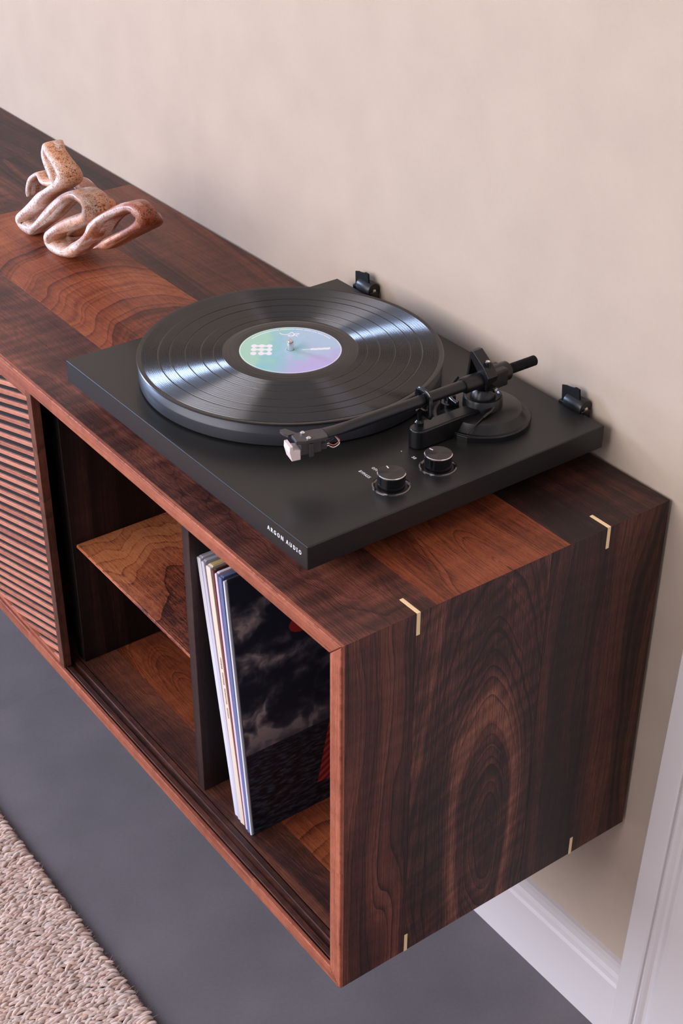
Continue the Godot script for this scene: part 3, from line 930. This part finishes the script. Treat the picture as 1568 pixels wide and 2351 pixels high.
	tube(s, [W.call(ax, ay, 0.0900), W.call(ax, ay, 0.0655), W.call(ax, ay, 0.0640)], [0.0092, 0.0092, 0.0080], 28)
	part(arm, "rear_collar", s.mesh(), mats.black)
	s = Shape.new()
	var pts := []
	var rr := []
	var zz := 0.066
	for k in 5:
		for q in [[0.0, 0.0044], [0.0006, 0.0050], [0.0062, 0.0050], [0.0068, 0.0044]]:
			pts.append(W.call(ax, ay, zz - q[0]))
			rr.append(q[1])
		zz -= 0.0074
	pts.append(W.call(ax, ay, zz + 0.0002))
	rr.append(0.0035)
	tube(s, pts, rr, 24)
	part(arm, "counterweight_shaft", s.mesh(), mats.rubber)

	# dust-cover hinges on the back edge
	for k in 2:
		var hg: Vector3 = W.call([-0.4560, -0.1255][k], y1, 0.0060)
		var h := group_part(t, "lid_hinge")
		s = Shape.new()
		box(s, Vector3(-0.0165, -0.012, -0.0070), Vector3(0.0165, 0.0030, 0.0050), 0.0012, 0, Vector2.ONE, Vector2.ZERO, Transform3D(Basis(), hg))
		part(h, "hinge_base", s.mesh(), mats.gloss)
		s = Shape.new()
		prism(s, PackedVector2Array([Vector2(-0.0125, 0.0010), Vector2(0.0125, 0.0010), Vector2(0.0115, 0.0185), Vector2(0.0060, 0.0200), Vector2(0.0030, 0.0192), Vector2(-0.0035, 0.0196), Vector2(-0.0065, 0.0202), Vector2(-0.0120, 0.0200)]), -0.0012, 0.0014, 0.0006, Transform3D(Basis(Vector3(0, 0, 1), deg_to_rad(14.0)) * Basis(Vector3(1, 0, 0), deg_to_rad(-8.0)), hg + Vector3(-0.001, 0, 0.002)))
		part(h, "hinge_leaf", s.mesh(), mats.rubber)
		s = Shape.new()
		lathe(s, [Vector2(0.0, -0.0115), Vector2(0.0080, -0.0115), Vector2(0.0085, -0.010), Vector2(0.0085, 0.010), Vector2(0.0080, 0.0115), Vector2(0.0, 0.0115)], 28, Transform3D(Basis(Vector3(0, 0, 1), deg_to_rad(90.0)), hg + Vector3(0.003, 0.0035, -0.0015)))
		part(h, "hinge_barrel", s.mesh(), mats.black)
		s = Shape.new()
		lathe(s, [Vector2(0.0022, 0.0), Vector2(0.0022, 0.0012), Vector2(0.0, 0.0016)], 16, Transform3D(Basis(Vector3(0, 0, 1), deg_to_rad(-90.0)), hg + Vector3(0.0145, 0.0035, -0.0010)))
		part(h, "hinge_pin", s.mesh(), mats.chrome)


# ---------------------------------------------------------------- the record on the platter
func make_record() -> void:
	var r := thing("vinyl_record", "black long-playing record with a pale green and lilac label lying on the platter", "record", Vector3(-0.342, 0.0655, 0.1834))
	var s := Shape.new()
	# disc: rounded rim bead, a floor just under the groove bands, and the dead wax
	lathe(s, [Vector2(0.0037, 0.0), Vector2(0.149, 0.0), Vector2(0.1505, 0.0006), Vector2(0.1507, 0.0012), Vector2(0.1500, 0.0019), Vector2(0.1480, 0.0019), Vector2(0.1465, 0.00150), Vector2(0.0660, 0.00150), Vector2(0.0652, 0.00170), Vector2(0.0515, 0.00170), Vector2(0.0505, 0.00160), Vector2(0.0037, 0.00160), Vector2(0.0037, 0.0)], 180, Transform3D(), false, 20.0)
	part(r, "disc", s.mesh(), mats.vinyl)
	var edges := [0.1462, 0.1292, 0.1180, 0.1030, 0.0878, 0.0757, 0.0664]
	for k in 6:
		s = Shape.new()
		# V-shaped grooves with walls near 45 degrees, somewhat coarser than real ones
		var prof := [Vector2(edges[k] - 0.00045, 0.0014)]
		var rr: float = edges[k] - 0.0006
		var odd := 0
		while rr - 0.00042 > edges[k + 1] + 0.0005:
			var deep := 0.00026 + 0.00006 * sin(odd * 2.4)
			prof.append(Vector2(rr, 0.00175))
			prof.append(Vector2(rr - 0.00021, 0.00175 - deep))
			rr -= 0.00042
			odd += 1
		prof.append(Vector2(rr, 0.00175))
		prof.append(Vector2(edges[k + 1] + 0.00045, 0.0014))
		lathe(s, prof, 200, Transform3D(), false, 5.0)
		part(r, "groove_band", s.mesh(), mats.grooves)
	for q in [0.0612, 0.0572, 0.0545]:
		s = Shape.new()
		lathe(s, [Vector2(q + 0.0003, 0.0017), Vector2(q, 0.00182), Vector2(q - 0.0003, 0.0017)], 128)
		part(r, "runout_groove", s.mesh(), mats.vinyl)
	# paper label, its print drawn from shapes
	s = Shape.new()
	var seg := 96
	var ex := Vector3(0.5894, 0, -0.8078)
	var ey := Vector3(-0.8078, 0, -0.5894)
	for k in seg:
		var a0 := TAU * k / seg
		var a1 := TAU * (k + 1) / seg
		var d0 := Vector2(cos(a0), sin(a0))
		var d1 := Vector2(cos(a1), sin(a1))
		var P0 := (ex * d0.x + ey * d0.y) * 0.0501
		var P1 := (ex * d1.x + ey * d1.y) * 0.0501
		var o := Vector3(0, 0.00185, 0)
		var h0 := P0 * 0.074 + o
		var h1 := P1 * 0.074 + o
		s.quad(h0, P0 + o, P1 + o, h1, Vector3.UP, Vector3.UP, Vector3.UP, Vector3.UP, Vector2(0.5 + d0.x * 0.037, 0.5 - d0.y * 0.037), Vector2(0.5 + d0.x * 0.5, 0.5 - d0.y * 0.5), Vector2(0.5 + d1.x * 0.5, 0.5 - d1.y * 0.5), Vector2(0.5 + d1.x * 0.037, 0.5 - d1.y * 0.037))
		var rim0 := P0 * 1.006 + Vector3(0, 0.0016, 0)
		var rim1 := P1 * 1.006 + Vector3(0, 0.0016, 0)
		s.quad(rim0, rim1, P1 + o, P0 + o, Vector3.UP, Vector3.UP, Vector3.UP, Vector3.UP, Vector2(0.5 + d0.x * 0.5, 0.5 - d0.y * 0.5), Vector2(0.5 + d1.x * 0.5, 0.5 - d1.y * 0.5), Vector2(0.5 + d1.x * 0.5, 0.5 - d1.y * 0.5), Vector2(0.5 + d0.x * 0.5, 0.5 - d0.y * 0.5))
	var m := mat(Color.WHITE, 0.55, 0.0, 0.35)
	m.albedo_texture = label_print()
	part(r, "paper_label", s.mesh(), m, "green to lilac paper label with white print")


func label_print() -> ImageTexture:
	var N := 512
	var im := Image.create(N, N, false, Image.FORMAT_RGB8)
	var a := noise(301, 3)
	var green := rgb(170, 210, 186)
	var teal := rgb(146, 198, 200)
	var blue := rgb(178, 198, 216)
	var lilac := rgb(190, 176, 218)
	for y in N:
		for x in N:
			var p := Vector2(x, y) / N * 2.0 - Vector2.ONE
			var w := a.get_noise_2d(p.x * 1.5, p.y * 1.5) * 0.35
			var c := green.lerp(teal, smoothstep(-0.7, -0.1, p.x + p.y * 0.2 + w))
			c = c.lerp(blue, smoothstep(-0.3, 0.35, p.x - 0.1 * p.y + w))
			c = c.lerp(lilac, smoothstep(0.1, 0.75, p.y * 0.9 + p.x * 0.35 + w * 0.6) * smoothstep(-0.5, 0.3, p.x))
			if p.length() > 0.982: c = c.lerp(Color.WHITE, 0.5)
			im.set_pixel(x, y, c)
	var white := rgb(240, 236, 238)
	var dot := func(q: Vector2, rad: Vector2) -> void:
		for yy in range(int((q.y - rad.y) * N), int((q.y + rad.y) * N) + 1):
			for xx in range(int((q.x - rad.x) * N), int((q.x + rad.x) * N) + 1):
				if xx >= 0 and yy >= 0 and xx < N and yy < N and pow((float(xx) / N - q.x) / rad.x, 2.0) + pow((float(yy) / N - q.y) / rad.y, 2.0) <= 1.0:
					im.set_pixel(xx, yy, white)
	# block of nine joined dots at the left, with a gap low on its left side
	var gx := [0.140, 0.216, 0.292]
	var gy := [0.425, 0.505, 0.590]
	for i in 3:
		for j in 3:
			dot.call(Vector2(gx[i], gy[j]), Vector2(0.030, 0.036))
	for j in 3:
		for i in 2:
			if j == 2 and i == 0: continue
			for k in 9: dot.call(Vector2(lerpf(gx[i], gx[i + 1], k / 8.0), gy[j]), Vector2(0.012, 0.017))
	for i in 3:
		for j in 2:
			if i == 0 and j == 1 or i == 1 and j == 0: continue
			for k in 9: dot.call(Vector2(gx[i], lerpf(gy[j], gy[j + 1], k / 8.0)), Vector2(0.010, 0.017))
	# ring of small print along the upper rim
	for k in 150:
		var an := deg_to_rad(152.0 - k * 0.80)
		if k in [0, 1, 2, 3, 57, 58, 82, 83, 96, 97, 110, 111, 120, 121, 133]: continue
		var q := Vector2(0.5 + cos(an) * 0.455, 0.5 - sin(an) * 0.455)
		dot.call(q, Vector2(0.0045, 0.0055 if k % 3 else 0.0075))
	# scribbled signature near the top
	var line := [Vector2(0.38, 0.135), Vector2(0.41, 0.165), Vector2(0.45, 0.170), Vector2(0.475, 0.15), Vector2(0.49, 0.13), Vector2(0.50, 0.115), Vector2(0.515, 0.135), Vector2(0.53, 0.185), Vector2(0.48, 0.18), Vector2(0.47, 0.20), Vector2(0.51, 0.205), Vector2(0.535, 0.15), Vector2(0.575, 0.145), Vector2(0.545, 0.185), Vector2(0.56, 0.21)]
	for q in spline(line, 24): dot.call(q, Vector2(0.0048, 0.0065))
	# long line of print at the right
	for k in 60:
		var f := k / 59.0
		var hh := 0.007 if f < 0.3 else 0.010 + 0.014 * absf(sin(k * 1.3))
		dot.call(Vector2(lerpf(0.62, 0.885, f), 0.503 - 0.03 * f + (0.0 if f < 0.3 else 0.006 * sin(k * 2.1))), Vector2(0.005, hh))
	return ImageTexture.create_from_image(im)


# ---------------------------------------------------------------- record sleeves leaning in the right compartment
func make_sleeves() -> void:
	var yb := -H + T
	var size := 0.3065
	# [thickness, right bottom x, lean in degrees, front z, jacket colour, spine colour, label]
	var list := [
		[0.0070, -0.2290, 9.2, 0.3350, rgb(208, 206, 214), rgb(210, 208, 216), "glossy white record sleeve leaning against the divider, leftmost of the row"],
		[0.0050, -0.2237, 8.7, 0.3360, rgb(180, 177, 190), rgb(196, 191, 204), "thin pale grey record sleeve beside the glossy white one"],
		[0.0085, -0.2148, 8.0, 0.3365, rgb(214, 198, 178), rgb(222, 204, 186), "thick cream record sleeve with tiny brown print on its spine"],
		[0.0024, -0.2118, 7.4, 0.3370, rgb(70, 36, 28), rgb(122, 62, 48), "thin rust brown record sleeve beside the thick cream one"],
		[0.0040, -0.2075, 6.9, 0.3375, rgb(222, 200, 208), rgb(216, 196, 216), "pink and lilac record sleeve left of the blue one"],
		[0.0055, -0.2017, 6.3, 0.3380, rgb(84, 88, 118), rgb(98, 108, 150), "slate blue record sleeve just behind the stormy sea cover"],
		[0.0030, -0.1984, 5.7, 0.3385, rgb(40, 40, 46), rgb(212, 212, 218), "record sleeve with a dark stormy sea on its cover and a white spine"],
	]
	var art := mat(Color.WHITE, 0.42, 0.0, 0.45)
	art.albedo_texture = sea_cover()
	for k in list.size():
		var q: Array = list[k]
		var at := Vector3(q[1], yb, q[3])
		var t := thing("record_sleeve", q[6], "record sleeve", at, "record sleeves leaning in the right compartment")
		t.rotation.z = deg_to_rad(q[2])
		var th: float = q[0]
		var lift: float = th * sin(deg_to_rad(q[2]))
		var s := Shape.new()
		# jacket: a slim card case, its lower right edge resting on the cabinet floor
		prism(s, round_rect(size - 0.004, size, 0.0022, 3), 0.0, th, 0.0004, Transform3D(Basis(Vector3(0, 0, 1), Vector3(0, 1, 0), Vector3(-1, 0, 0)), Vector3(0, size / 2 + lift * 0.0, -size / 2)))
		part(t, "jacket", s.mesh(), mat(q[4], 0.4 if k == 0 else 0.6))
		s = Shape.new()
		prism(s, round_rect(th, size - 0.001, minf(th * 0.45, 0.0014), 4), -0.0045, 0.0, 0.0006, Transform3D(Basis(), Vector3(-th / 2, size / 2, 0.0)))
		part(t, "spine", s.mesh(), mat(q[5], 0.5))
		if k == 2:
			s = Shape.new()
			var rng := RandomNumberGenerator.new()
			rng.seed = 77
			var yy := 0.205
			while yy > 0.135:
				var hgt := rng.randf_range(0.0007, 0.0016)
				if absf(yy - 0.190) > 0.0016 and absf(yy - 0.172) > 0.0014 and absf(yy - 0.149) > 0.0014:
					box(s, Vector3(-th * 0.42 - rng.randf_range(0.0, 0.0008), yy - hgt, -0.0001), Vector3(-th * 0.24, yy, 0.00012), 0.0)
				yy -= hgt + 0.0006
			part(t, "spine_print", s.mesh(), mat(rgb(120, 76, 52), 0.7))
			s = Shape.new()
			box(s, Vector3(-th + 0.001, size - 0.001, -size + 0.006), Vector3(-0.001, size + 0.0006, -0.004), 0.0002)
			part(t, "inner_sleeves", s.mesh(), mat(rgb(206, 180, 116), 0.7), "yellowish inner sleeves showing at the top")
		if k == 6:
			s = Shape.new()
			var z0 := -size + 0.003
			var z1 := -0.0035
			var a := Vector3(0.0003, 0.002, z1)
			var b := Vector3(0.0003, 0.002, z0)
			var c := Vector3(0.0003, size - 0.002, z0)
			var d := Vector3(0.0003, size - 0.002, z1)
			s.quad(a, b, c, d, Vector3.RIGHT, Vector3.RIGHT, Vector3.RIGHT, Vector3.RIGHT, Vector2(0, 1), Vector2(1, 1), Vector2(1, 0), Vector2(0, 0))
			# folded edges, so that the printed sheet has its paper thickness
			for e in [[a, b], [b, c], [c, d], [d, a]]:
				var e0: Vector3 = e[0]
				var e1: Vector3 = e[1]
				var dn := Vector3(-0.0003, 0, 0)
				var nn := (e1 - e0).cross(Vector3.LEFT).normalized() * -1.0
				s.quad(e0 + dn, e1 + dn, e1, e0, nn, nn, nn, nn, Vector2(0.01, 0.01), Vector2(0.01, 0.01), Vector2(0.01, 0.01), Vector2(0.01, 0.01))
			part(t, "cover_print", s.mesh(), art, "dark printed picture of storm clouds over a black sea with a red shape")


func sea_cover() -> ImageTexture:
	var N := 512
	var im := Image.create(N, N, false, Image.FORMAT_RGB8)
	var a := noise(401, 5)
	var b := noise(405, 4)
	var c := noise(409, 2)
	for y in N:
		for x in N:
			var p := Vector2(x, y) / N
			var col: Color
			var hz := 0.672
			if p.y < hz:
				var w := a.get_noise_2d(p.x * 3.2 + 0.6 * b.get_noise_2d(p.x * 3.0, p.y * 3.0), p.y * 4.6)
				var w2 := b.get_noise_2d(p.x * 9.0, p.y * 12.0 + 4.0)
				var q := clampf(0.34 + w * 1.0 + w2 * 0.35 + (p.y - 0.35) * 0.35, 0.0, 1.0)
				col = rgb(32, 37, 50).lerp(rgb(176, 156, 152), q * q * 0.85 + 0.1 * q)
				col = col.lerp(rgb(96, 90, 96), smoothstep(0.56, 0.70, p.y) * 0.6)
			else:
				var d := (p.y - hz) / (1.0 - hz)
				var wv := c.get_noise_2d(p.x * 13.0 + p.y * 16.0, pow(d, 0.6) * 26.0 - p.x * 5.0) + 0.5 * c.get_noise_2d(p.x * 30.0 + p.y * 40.0, d * 60.0 - p.x * 14.0)
				col = rgb(12, 15, 21).lerp(rgb(78, 90, 106), clampf(wv * 0.55 + 0.30, 0.0, 1.0))
			# red ribbed fin low down and a red tip high up, both running off to the right
			if p.y > 0.60 and p.y < 0.895 + p.x * 0.08 and p.x > 0.345 - (p.y - 0.66) * 0.29 and p.x < 0.62:
				var rib := 0.5 + 0.5 * sin((p.y * 1.0 + p.x * 0.5) * 240.0)
				col = rgb(120, 34, 36).lerp(rgb(196, 70, 64), rib)
			if pow((p.x - 0.262) / 0.054, 2.0) + pow((p.y - 0.252) / 0.033, 2.0) < 1.0:
				col = rgb(170, 44, 40)
			im.set_pixel(x, y, col)
	return ImageTexture.create_from_image(im)


# ---------------------------------------------------------------- ceramic sculpture
func make_sculpture() -> void:
	var t := thing("ceramic_sculpture", "speckled white and rust ceramic sculpture of a coiled looping ribbon on the cabinet top", "sculpture", Vector3(-0.80, 0.0, 0.20))
	var tex := glaze()
	var m := mat(Color.WHITE, 0.38, 0.0, 0.45)
	m.albedo_texture = tex
	m.vertex_color_use_as_albedo = true
	glaze_tint.offsets = PackedFloat32Array([0.0, 0.09, 0.17, 0.26, 0.33, 0.42, 0.52, 0.60, 0.66, 0.74, 0.84, 0.90, 1.0])
	glaze_tint.colors = PackedColorArray([rgb(240, 224, 222), rgb(222, 160, 118), rgb(226, 180, 148), rgb(246, 234, 234), rgb(206, 190, 182), rgb(160, 126, 106), rgb(214, 168, 138), rgb(232, 182, 150), rgb(250, 242, 240), rgb(160, 96, 70), rgb(132, 66, 46), rgb(220, 160, 120), rgb(196, 116, 74)])
	# the main ribbon: its front edge snakes down and to the right, its width runs back towards the wall
	var path := [[-0.8165, 0.0955], [-0.8255, 0.1085], [-0.8385, 0.1250], [-0.8335, 0.1370], [-0.8200, 0.1350], [-0.8080, 0.1240], [-0.8035, 0.1110], [-0.8150, 0.0960], [-0.8400, 0.0790], [-0.8760, 0.0570], [-0.9100, 0.0340], [-0.9310, 0.0165], [-0.9270, 0.0075], [-0.9080, 0.0090], [-0.8860, 0.0215], [-0.8530, 0.0465], [-0.8190, 0.0707], [-0.7900, 0.0890], [-0.7625, 0.0990], [-0.7390, 0.0985], [-0.7330, 0.0890], [-0.7450, 0.0780], [-0.7760, 0.0620], [-0.8210, 0.0400], [-0.8480, 0.0230], [-0.8570, 0.0105], [-0.8500, 0.0055], [-0.8300, 0.0068], [-0.7996, 0.0160], [-0.7675, 0.0350], [-0.7408, 0.0560], [-0.7200, 0.0750], [-0.6921, 0.0965], [-0.6578, 0.1150], [-0.6290, 0.1260], [-0.6120, 0.1240], [-0.6140, 0.1140], [-0.6320, 0.1000], [-0.6638, 0.0800], [-0.6985, 0.0600], [-0.7250, 0.0470]]
	var ctrl := []
	for q in path: ctrl.append(Vector3(q[0] + 0.80, q[1], 0.0))
	var s := Shape.new()
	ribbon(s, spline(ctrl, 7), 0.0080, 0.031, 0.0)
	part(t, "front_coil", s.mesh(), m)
	# the strand that loops behind it
	var back := [[-0.9790, 0.0240], [-0.9740, 0.0390], [-0.9630, 0.0530], [-0.9420, 0.0640], [-0.9230, 0.0610], [-0.9000, 0.0640], [-0.8700, 0.0740], [-0.8400, 0.0790], [-0.8050, 0.0780], [-0.7780, 0.0740], [-0.7720, 0.0640], [-0.7900, 0.0520], [-0.8200, 0.0340], [-0.8480, 0.0160], [-0.8700, 0.0080]]
	ctrl = []
	for q in back: ctrl.append(Vector3(q[0] + 0.80, q[1], -0.036))
	s = Shape.new()
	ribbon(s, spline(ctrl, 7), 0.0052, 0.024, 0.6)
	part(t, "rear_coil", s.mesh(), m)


var glaze_tint := Gradient.new()


func ribbon(s: Shape, pts: Array, half: float, width: float, phase: float) -> void:
	s.use_tint = true
	var seg := 20
	var cnt := pts.size()
	var rings := []
	var norms := []
	var n1 := noise(517)
	var len := 0.0
	var lens := []
	for i in cnt:
		var d: Vector3 = (pts[mini(i + 1, cnt - 1)] - pts[maxi(i - 1, 0)]).normalized()
		var nn := Vector3(-d.y, d.x, 0).normalized()
		var f := float(i) / (cnt - 1)
		var ends := minf(1.0, minf(f, 1.0 - f) * 30.0 + 0.15)
		var th := half * (0.9 + 0.25 * n1.get_noise_1d(i * 0.05)) * ends
		var wd := width * (0.92 + 0.22 * n1.get_noise_1d(i * 0.03 + 50.0)) * (0.5 + 0.5 * ends)
		var ring := []
		var nr := []
		for k in seg:
			var a := TAU * k / seg
			var ca := signf(cos(a)) * pow(absf(cos(a)), 0.55)
			var sa := signf(sin(a)) * pow(absf(sin(a)), 0.55)
			ring.append(pts[i] + nn * sa * th + Vector3(0, 0, 1) * (ca * wd * 0.5 - wd * 0.5 + 0.004 * n1.get_noise_1d(i * 0.04 + 200.0)))
			nr.append((nn * sa / th * 0.01 + Vector3(0, 0, 1) * ca / wd * 0.02).normalized())
		rings.append(ring)
		norms.append(nr)
		if i: len += (pts[i] as Vector3).distance_to(pts[i - 1])
		lens.append(len)
	for i in cnt - 1:
		var f := float(i) / cnt
		for k in seg:
			var k1 := (k + 1) % seg
			# pale on the early, outer strands; rust towards the end of the ribbon
			var w := 0.30 * n1.get_noise_2d(i * 0.06, k * 0.30)
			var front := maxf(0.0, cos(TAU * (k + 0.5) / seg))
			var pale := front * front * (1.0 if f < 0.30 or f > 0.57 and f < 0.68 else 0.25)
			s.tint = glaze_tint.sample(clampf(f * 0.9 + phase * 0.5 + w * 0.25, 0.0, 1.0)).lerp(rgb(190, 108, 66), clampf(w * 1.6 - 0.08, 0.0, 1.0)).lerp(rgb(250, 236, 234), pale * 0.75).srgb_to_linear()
			s.quad(rings[i][k], rings[i + 1][k], rings[i + 1][k1], rings[i][k1], norms[i][k], norms[i + 1][k], norms[i + 1][k1], norms[i][k1],
				Vector2(float(k) / seg, lens[i] * 11.0), Vector2(float(k) / seg, lens[i + 1] * 11.0), Vector2(float(k + 1) / seg, lens[i + 1] * 11.0), Vector2(float(k + 1) / seg, lens[i] * 11.0))
	for e in [0, cnt - 1]:
		var d: Vector3 = (pts[0] - pts[1]).normalized() if e == 0 else (pts[cnt - 1] - pts[cnt - 2]).normalized()
		var mid := Vector3.ZERO
		for q in rings[e]: mid += q / seg
		for k in seg:
			var k1 := (k + 1) % seg
			if e == 0: s.tri(mid, rings[e][k], rings[e][k1], d, d, d)
			else: s.tri(mid, rings[e][k1], rings[e][k], d, d, d)


func glaze() -> ImageTexture:
	var W := 256
	var L := 1024
	var im := Image.create(W, L, false, Image.FORMAT_RGB8)
	var a := noise(601, 4)
	var b := noise(607, 2)
	for y in L:
		for x in W:
			var an := TAU * x / W
			var p := Vector3(cos(an) * 1.2, sin(an) * 1.2, y * 0.014)
			var w := a.get_noise_3d(p.x, p.y, p.z)
			var spot := b.get_noise_3d(p.x * 6.0, p.y * 6.0, p.z * 6.0)
			var c := Color(1, 1, 1).lerp(rgb(206, 160, 132), clampf(w * 1.6 - 0.15, 0.0, 1.0))
			if spot > 0.30: c = c.lerp(rgb(70, 42, 34), clampf((spot - 0.30) * 6.0, 0.0, 0.85))
			im.set_pixel(x, y, c)
	return ImageTexture.create_from_image(im)


# ---------------------------------------------------------------- woven rug
func make_rug() -> void:
	var x0 := -1.7
	var x1 := 0.35
	var z0 := 0.4285
	var z1 := 1.35
	var t := thing("rug", "thick woven oatmeal beige rug lying on the dark grey floor", "rug", Vector3(x0, FLOOR, z0))
	var s := Shape.new()
	box(s, Vector3(0, 0, 0.002), Vector3(x1 - x0, 0.006, z1 - z0), 0.002)
	part(t, "rug_backing", s.mesh(), mat(rgb(120, 98, 86), 0.95))
	# one stitch of twisted yarn, repeated row by row
	s = Shape.new()
	tube(s, spline([Vector3(0, -0.0016, -0.0075), Vector3(0.0003, 0.0006, -0.0045), Vector3(0, 0.0014, 0), Vector3(-0.0003, 0.0006, 0.0045), Vector3(0, -0.0016, 0.0075)], 2), [0.0008, 0.0016, 0.0020, 0.0021, 0.0021, 0.0020, 0.0018, 0.0014, 0.0007], 8)
	var stitch := s.mesh()
	var sm := mat(Color.WHITE, 0.95, 0.0, 0.2)
	sm.vertex_color_use_as_albedo = true
	var rng := RandomNumberGenerator.new()
	rng.seed = 4242
	var places := []
	var cols := []
	var x := 0.002
	var col := 0
	while x < x1 - x0:
		var z := 0.003 + (0.0048 if col % 2 else 0.0)
		while z < z1 - z0:
			var b := Basis(Vector3.UP, rng.randf_range(-0.34, 0.34) + (0.22 if col % 2 else -0.22)) * Basis(Vector3.RIGHT, rng.randf_range(-0.22, 0.22))
			b = b.scaled(Vector3(rng.randf_range(0.8, 1.25), rng.randf_range(0.8, 1.35), rng.randf_range(0.8, 1.15)))
			places.append(Transform3D(b, Vector3(x + rng.randf_range(-0.0009, 0.0009), 0.0082 + rng.randf_range(-0.0012, 0.0014), z + rng.randf_range(-0.0015, 0.0015))))
			var k := rng.randf()
			cols.append(rgb(236, 208, 192).lerp(rgb(200, 168, 154), k).lerp(rgb(204, 196, 188), rng.randf() * 0.5).srgb_to_linear())
			z += 0.0088
		x += 0.0039
		col += 1
	many(t, "yarn_stitches", stitch, sm, places, cols)
	# bound edge: yarn wrapped over the border
	places = []
	cols = []
	x = 0.001
	while x < x1 - x0:
		var b := Basis(Vector3.UP, rng.randf_range(-0.5, 0.1)) * Basis(Vector3.RIGHT, rng.randf_range(0.1, 0.5) * -1.0)
		places.append(Transform3D(b.scaled(Vector3(1.1, 1.1, 0.9)), Vector3(x, 0.0060 + rng.randf_range(-0.001, 0.0012), 0.0022 + rng.randf_range(-0.0014, 0.0014))))
		cols.append(rgb(204, 176, 160).lerp(rgb(172, 146, 134), rng.randf()).srgb_to_linear())
		x += 0.0031
	many(t, "binding_yarn", stitch, sm, places, cols)
	# loose fibres
	s = Shape.new()
	tube(s, [Vector3(0, 0, 0), Vector3(0.0006, 0.0025, -0.004), Vector3(-0.0004, 0.0030, -0.009)], [0.00022, 0.00018, 0.00008], 4)
	places = []
	cols = []
	for k in 700:
		var b := Basis(Vector3.UP, rng.randf_range(-1.2, 1.2)) * Basis(Vector3.RIGHT, rng.randf_range(-0.6, 0.5))
		places.append(Transform3D(b.scaled(Vector3.ONE * rng.randf_range(0.5, 1.1)), Vector3(rng.randf() * (x1 - x0), rng.randf_range(0.003, 0.009), 0.0)))
		cols.append(rgb(200, 176, 162).srgb_to_linear())
	many(t, "loose_fibres", s.mesh(), sm, places, cols)


func many(parent: Node, called: String, m: Mesh, material: Material, places: Array, cols: Array) -> void:
	var mm := MultiMesh.new()
	mm.transform_format = MultiMesh.TRANSFORM_3D
	mm.use_colors = true
	mm.mesh = m
	mm.instance_count = places.size()
	for k in places.size():
		mm.set_instance_transform(k, places[k])
		mm.set_instance_color(k, cols[k])
	var o := MultiMeshInstance3D.new()
	o.name = called
	o.multimesh = mm
	o.material_override = material
	o.set_meta("kind", "stuff")
	parent.add_child(o, true)
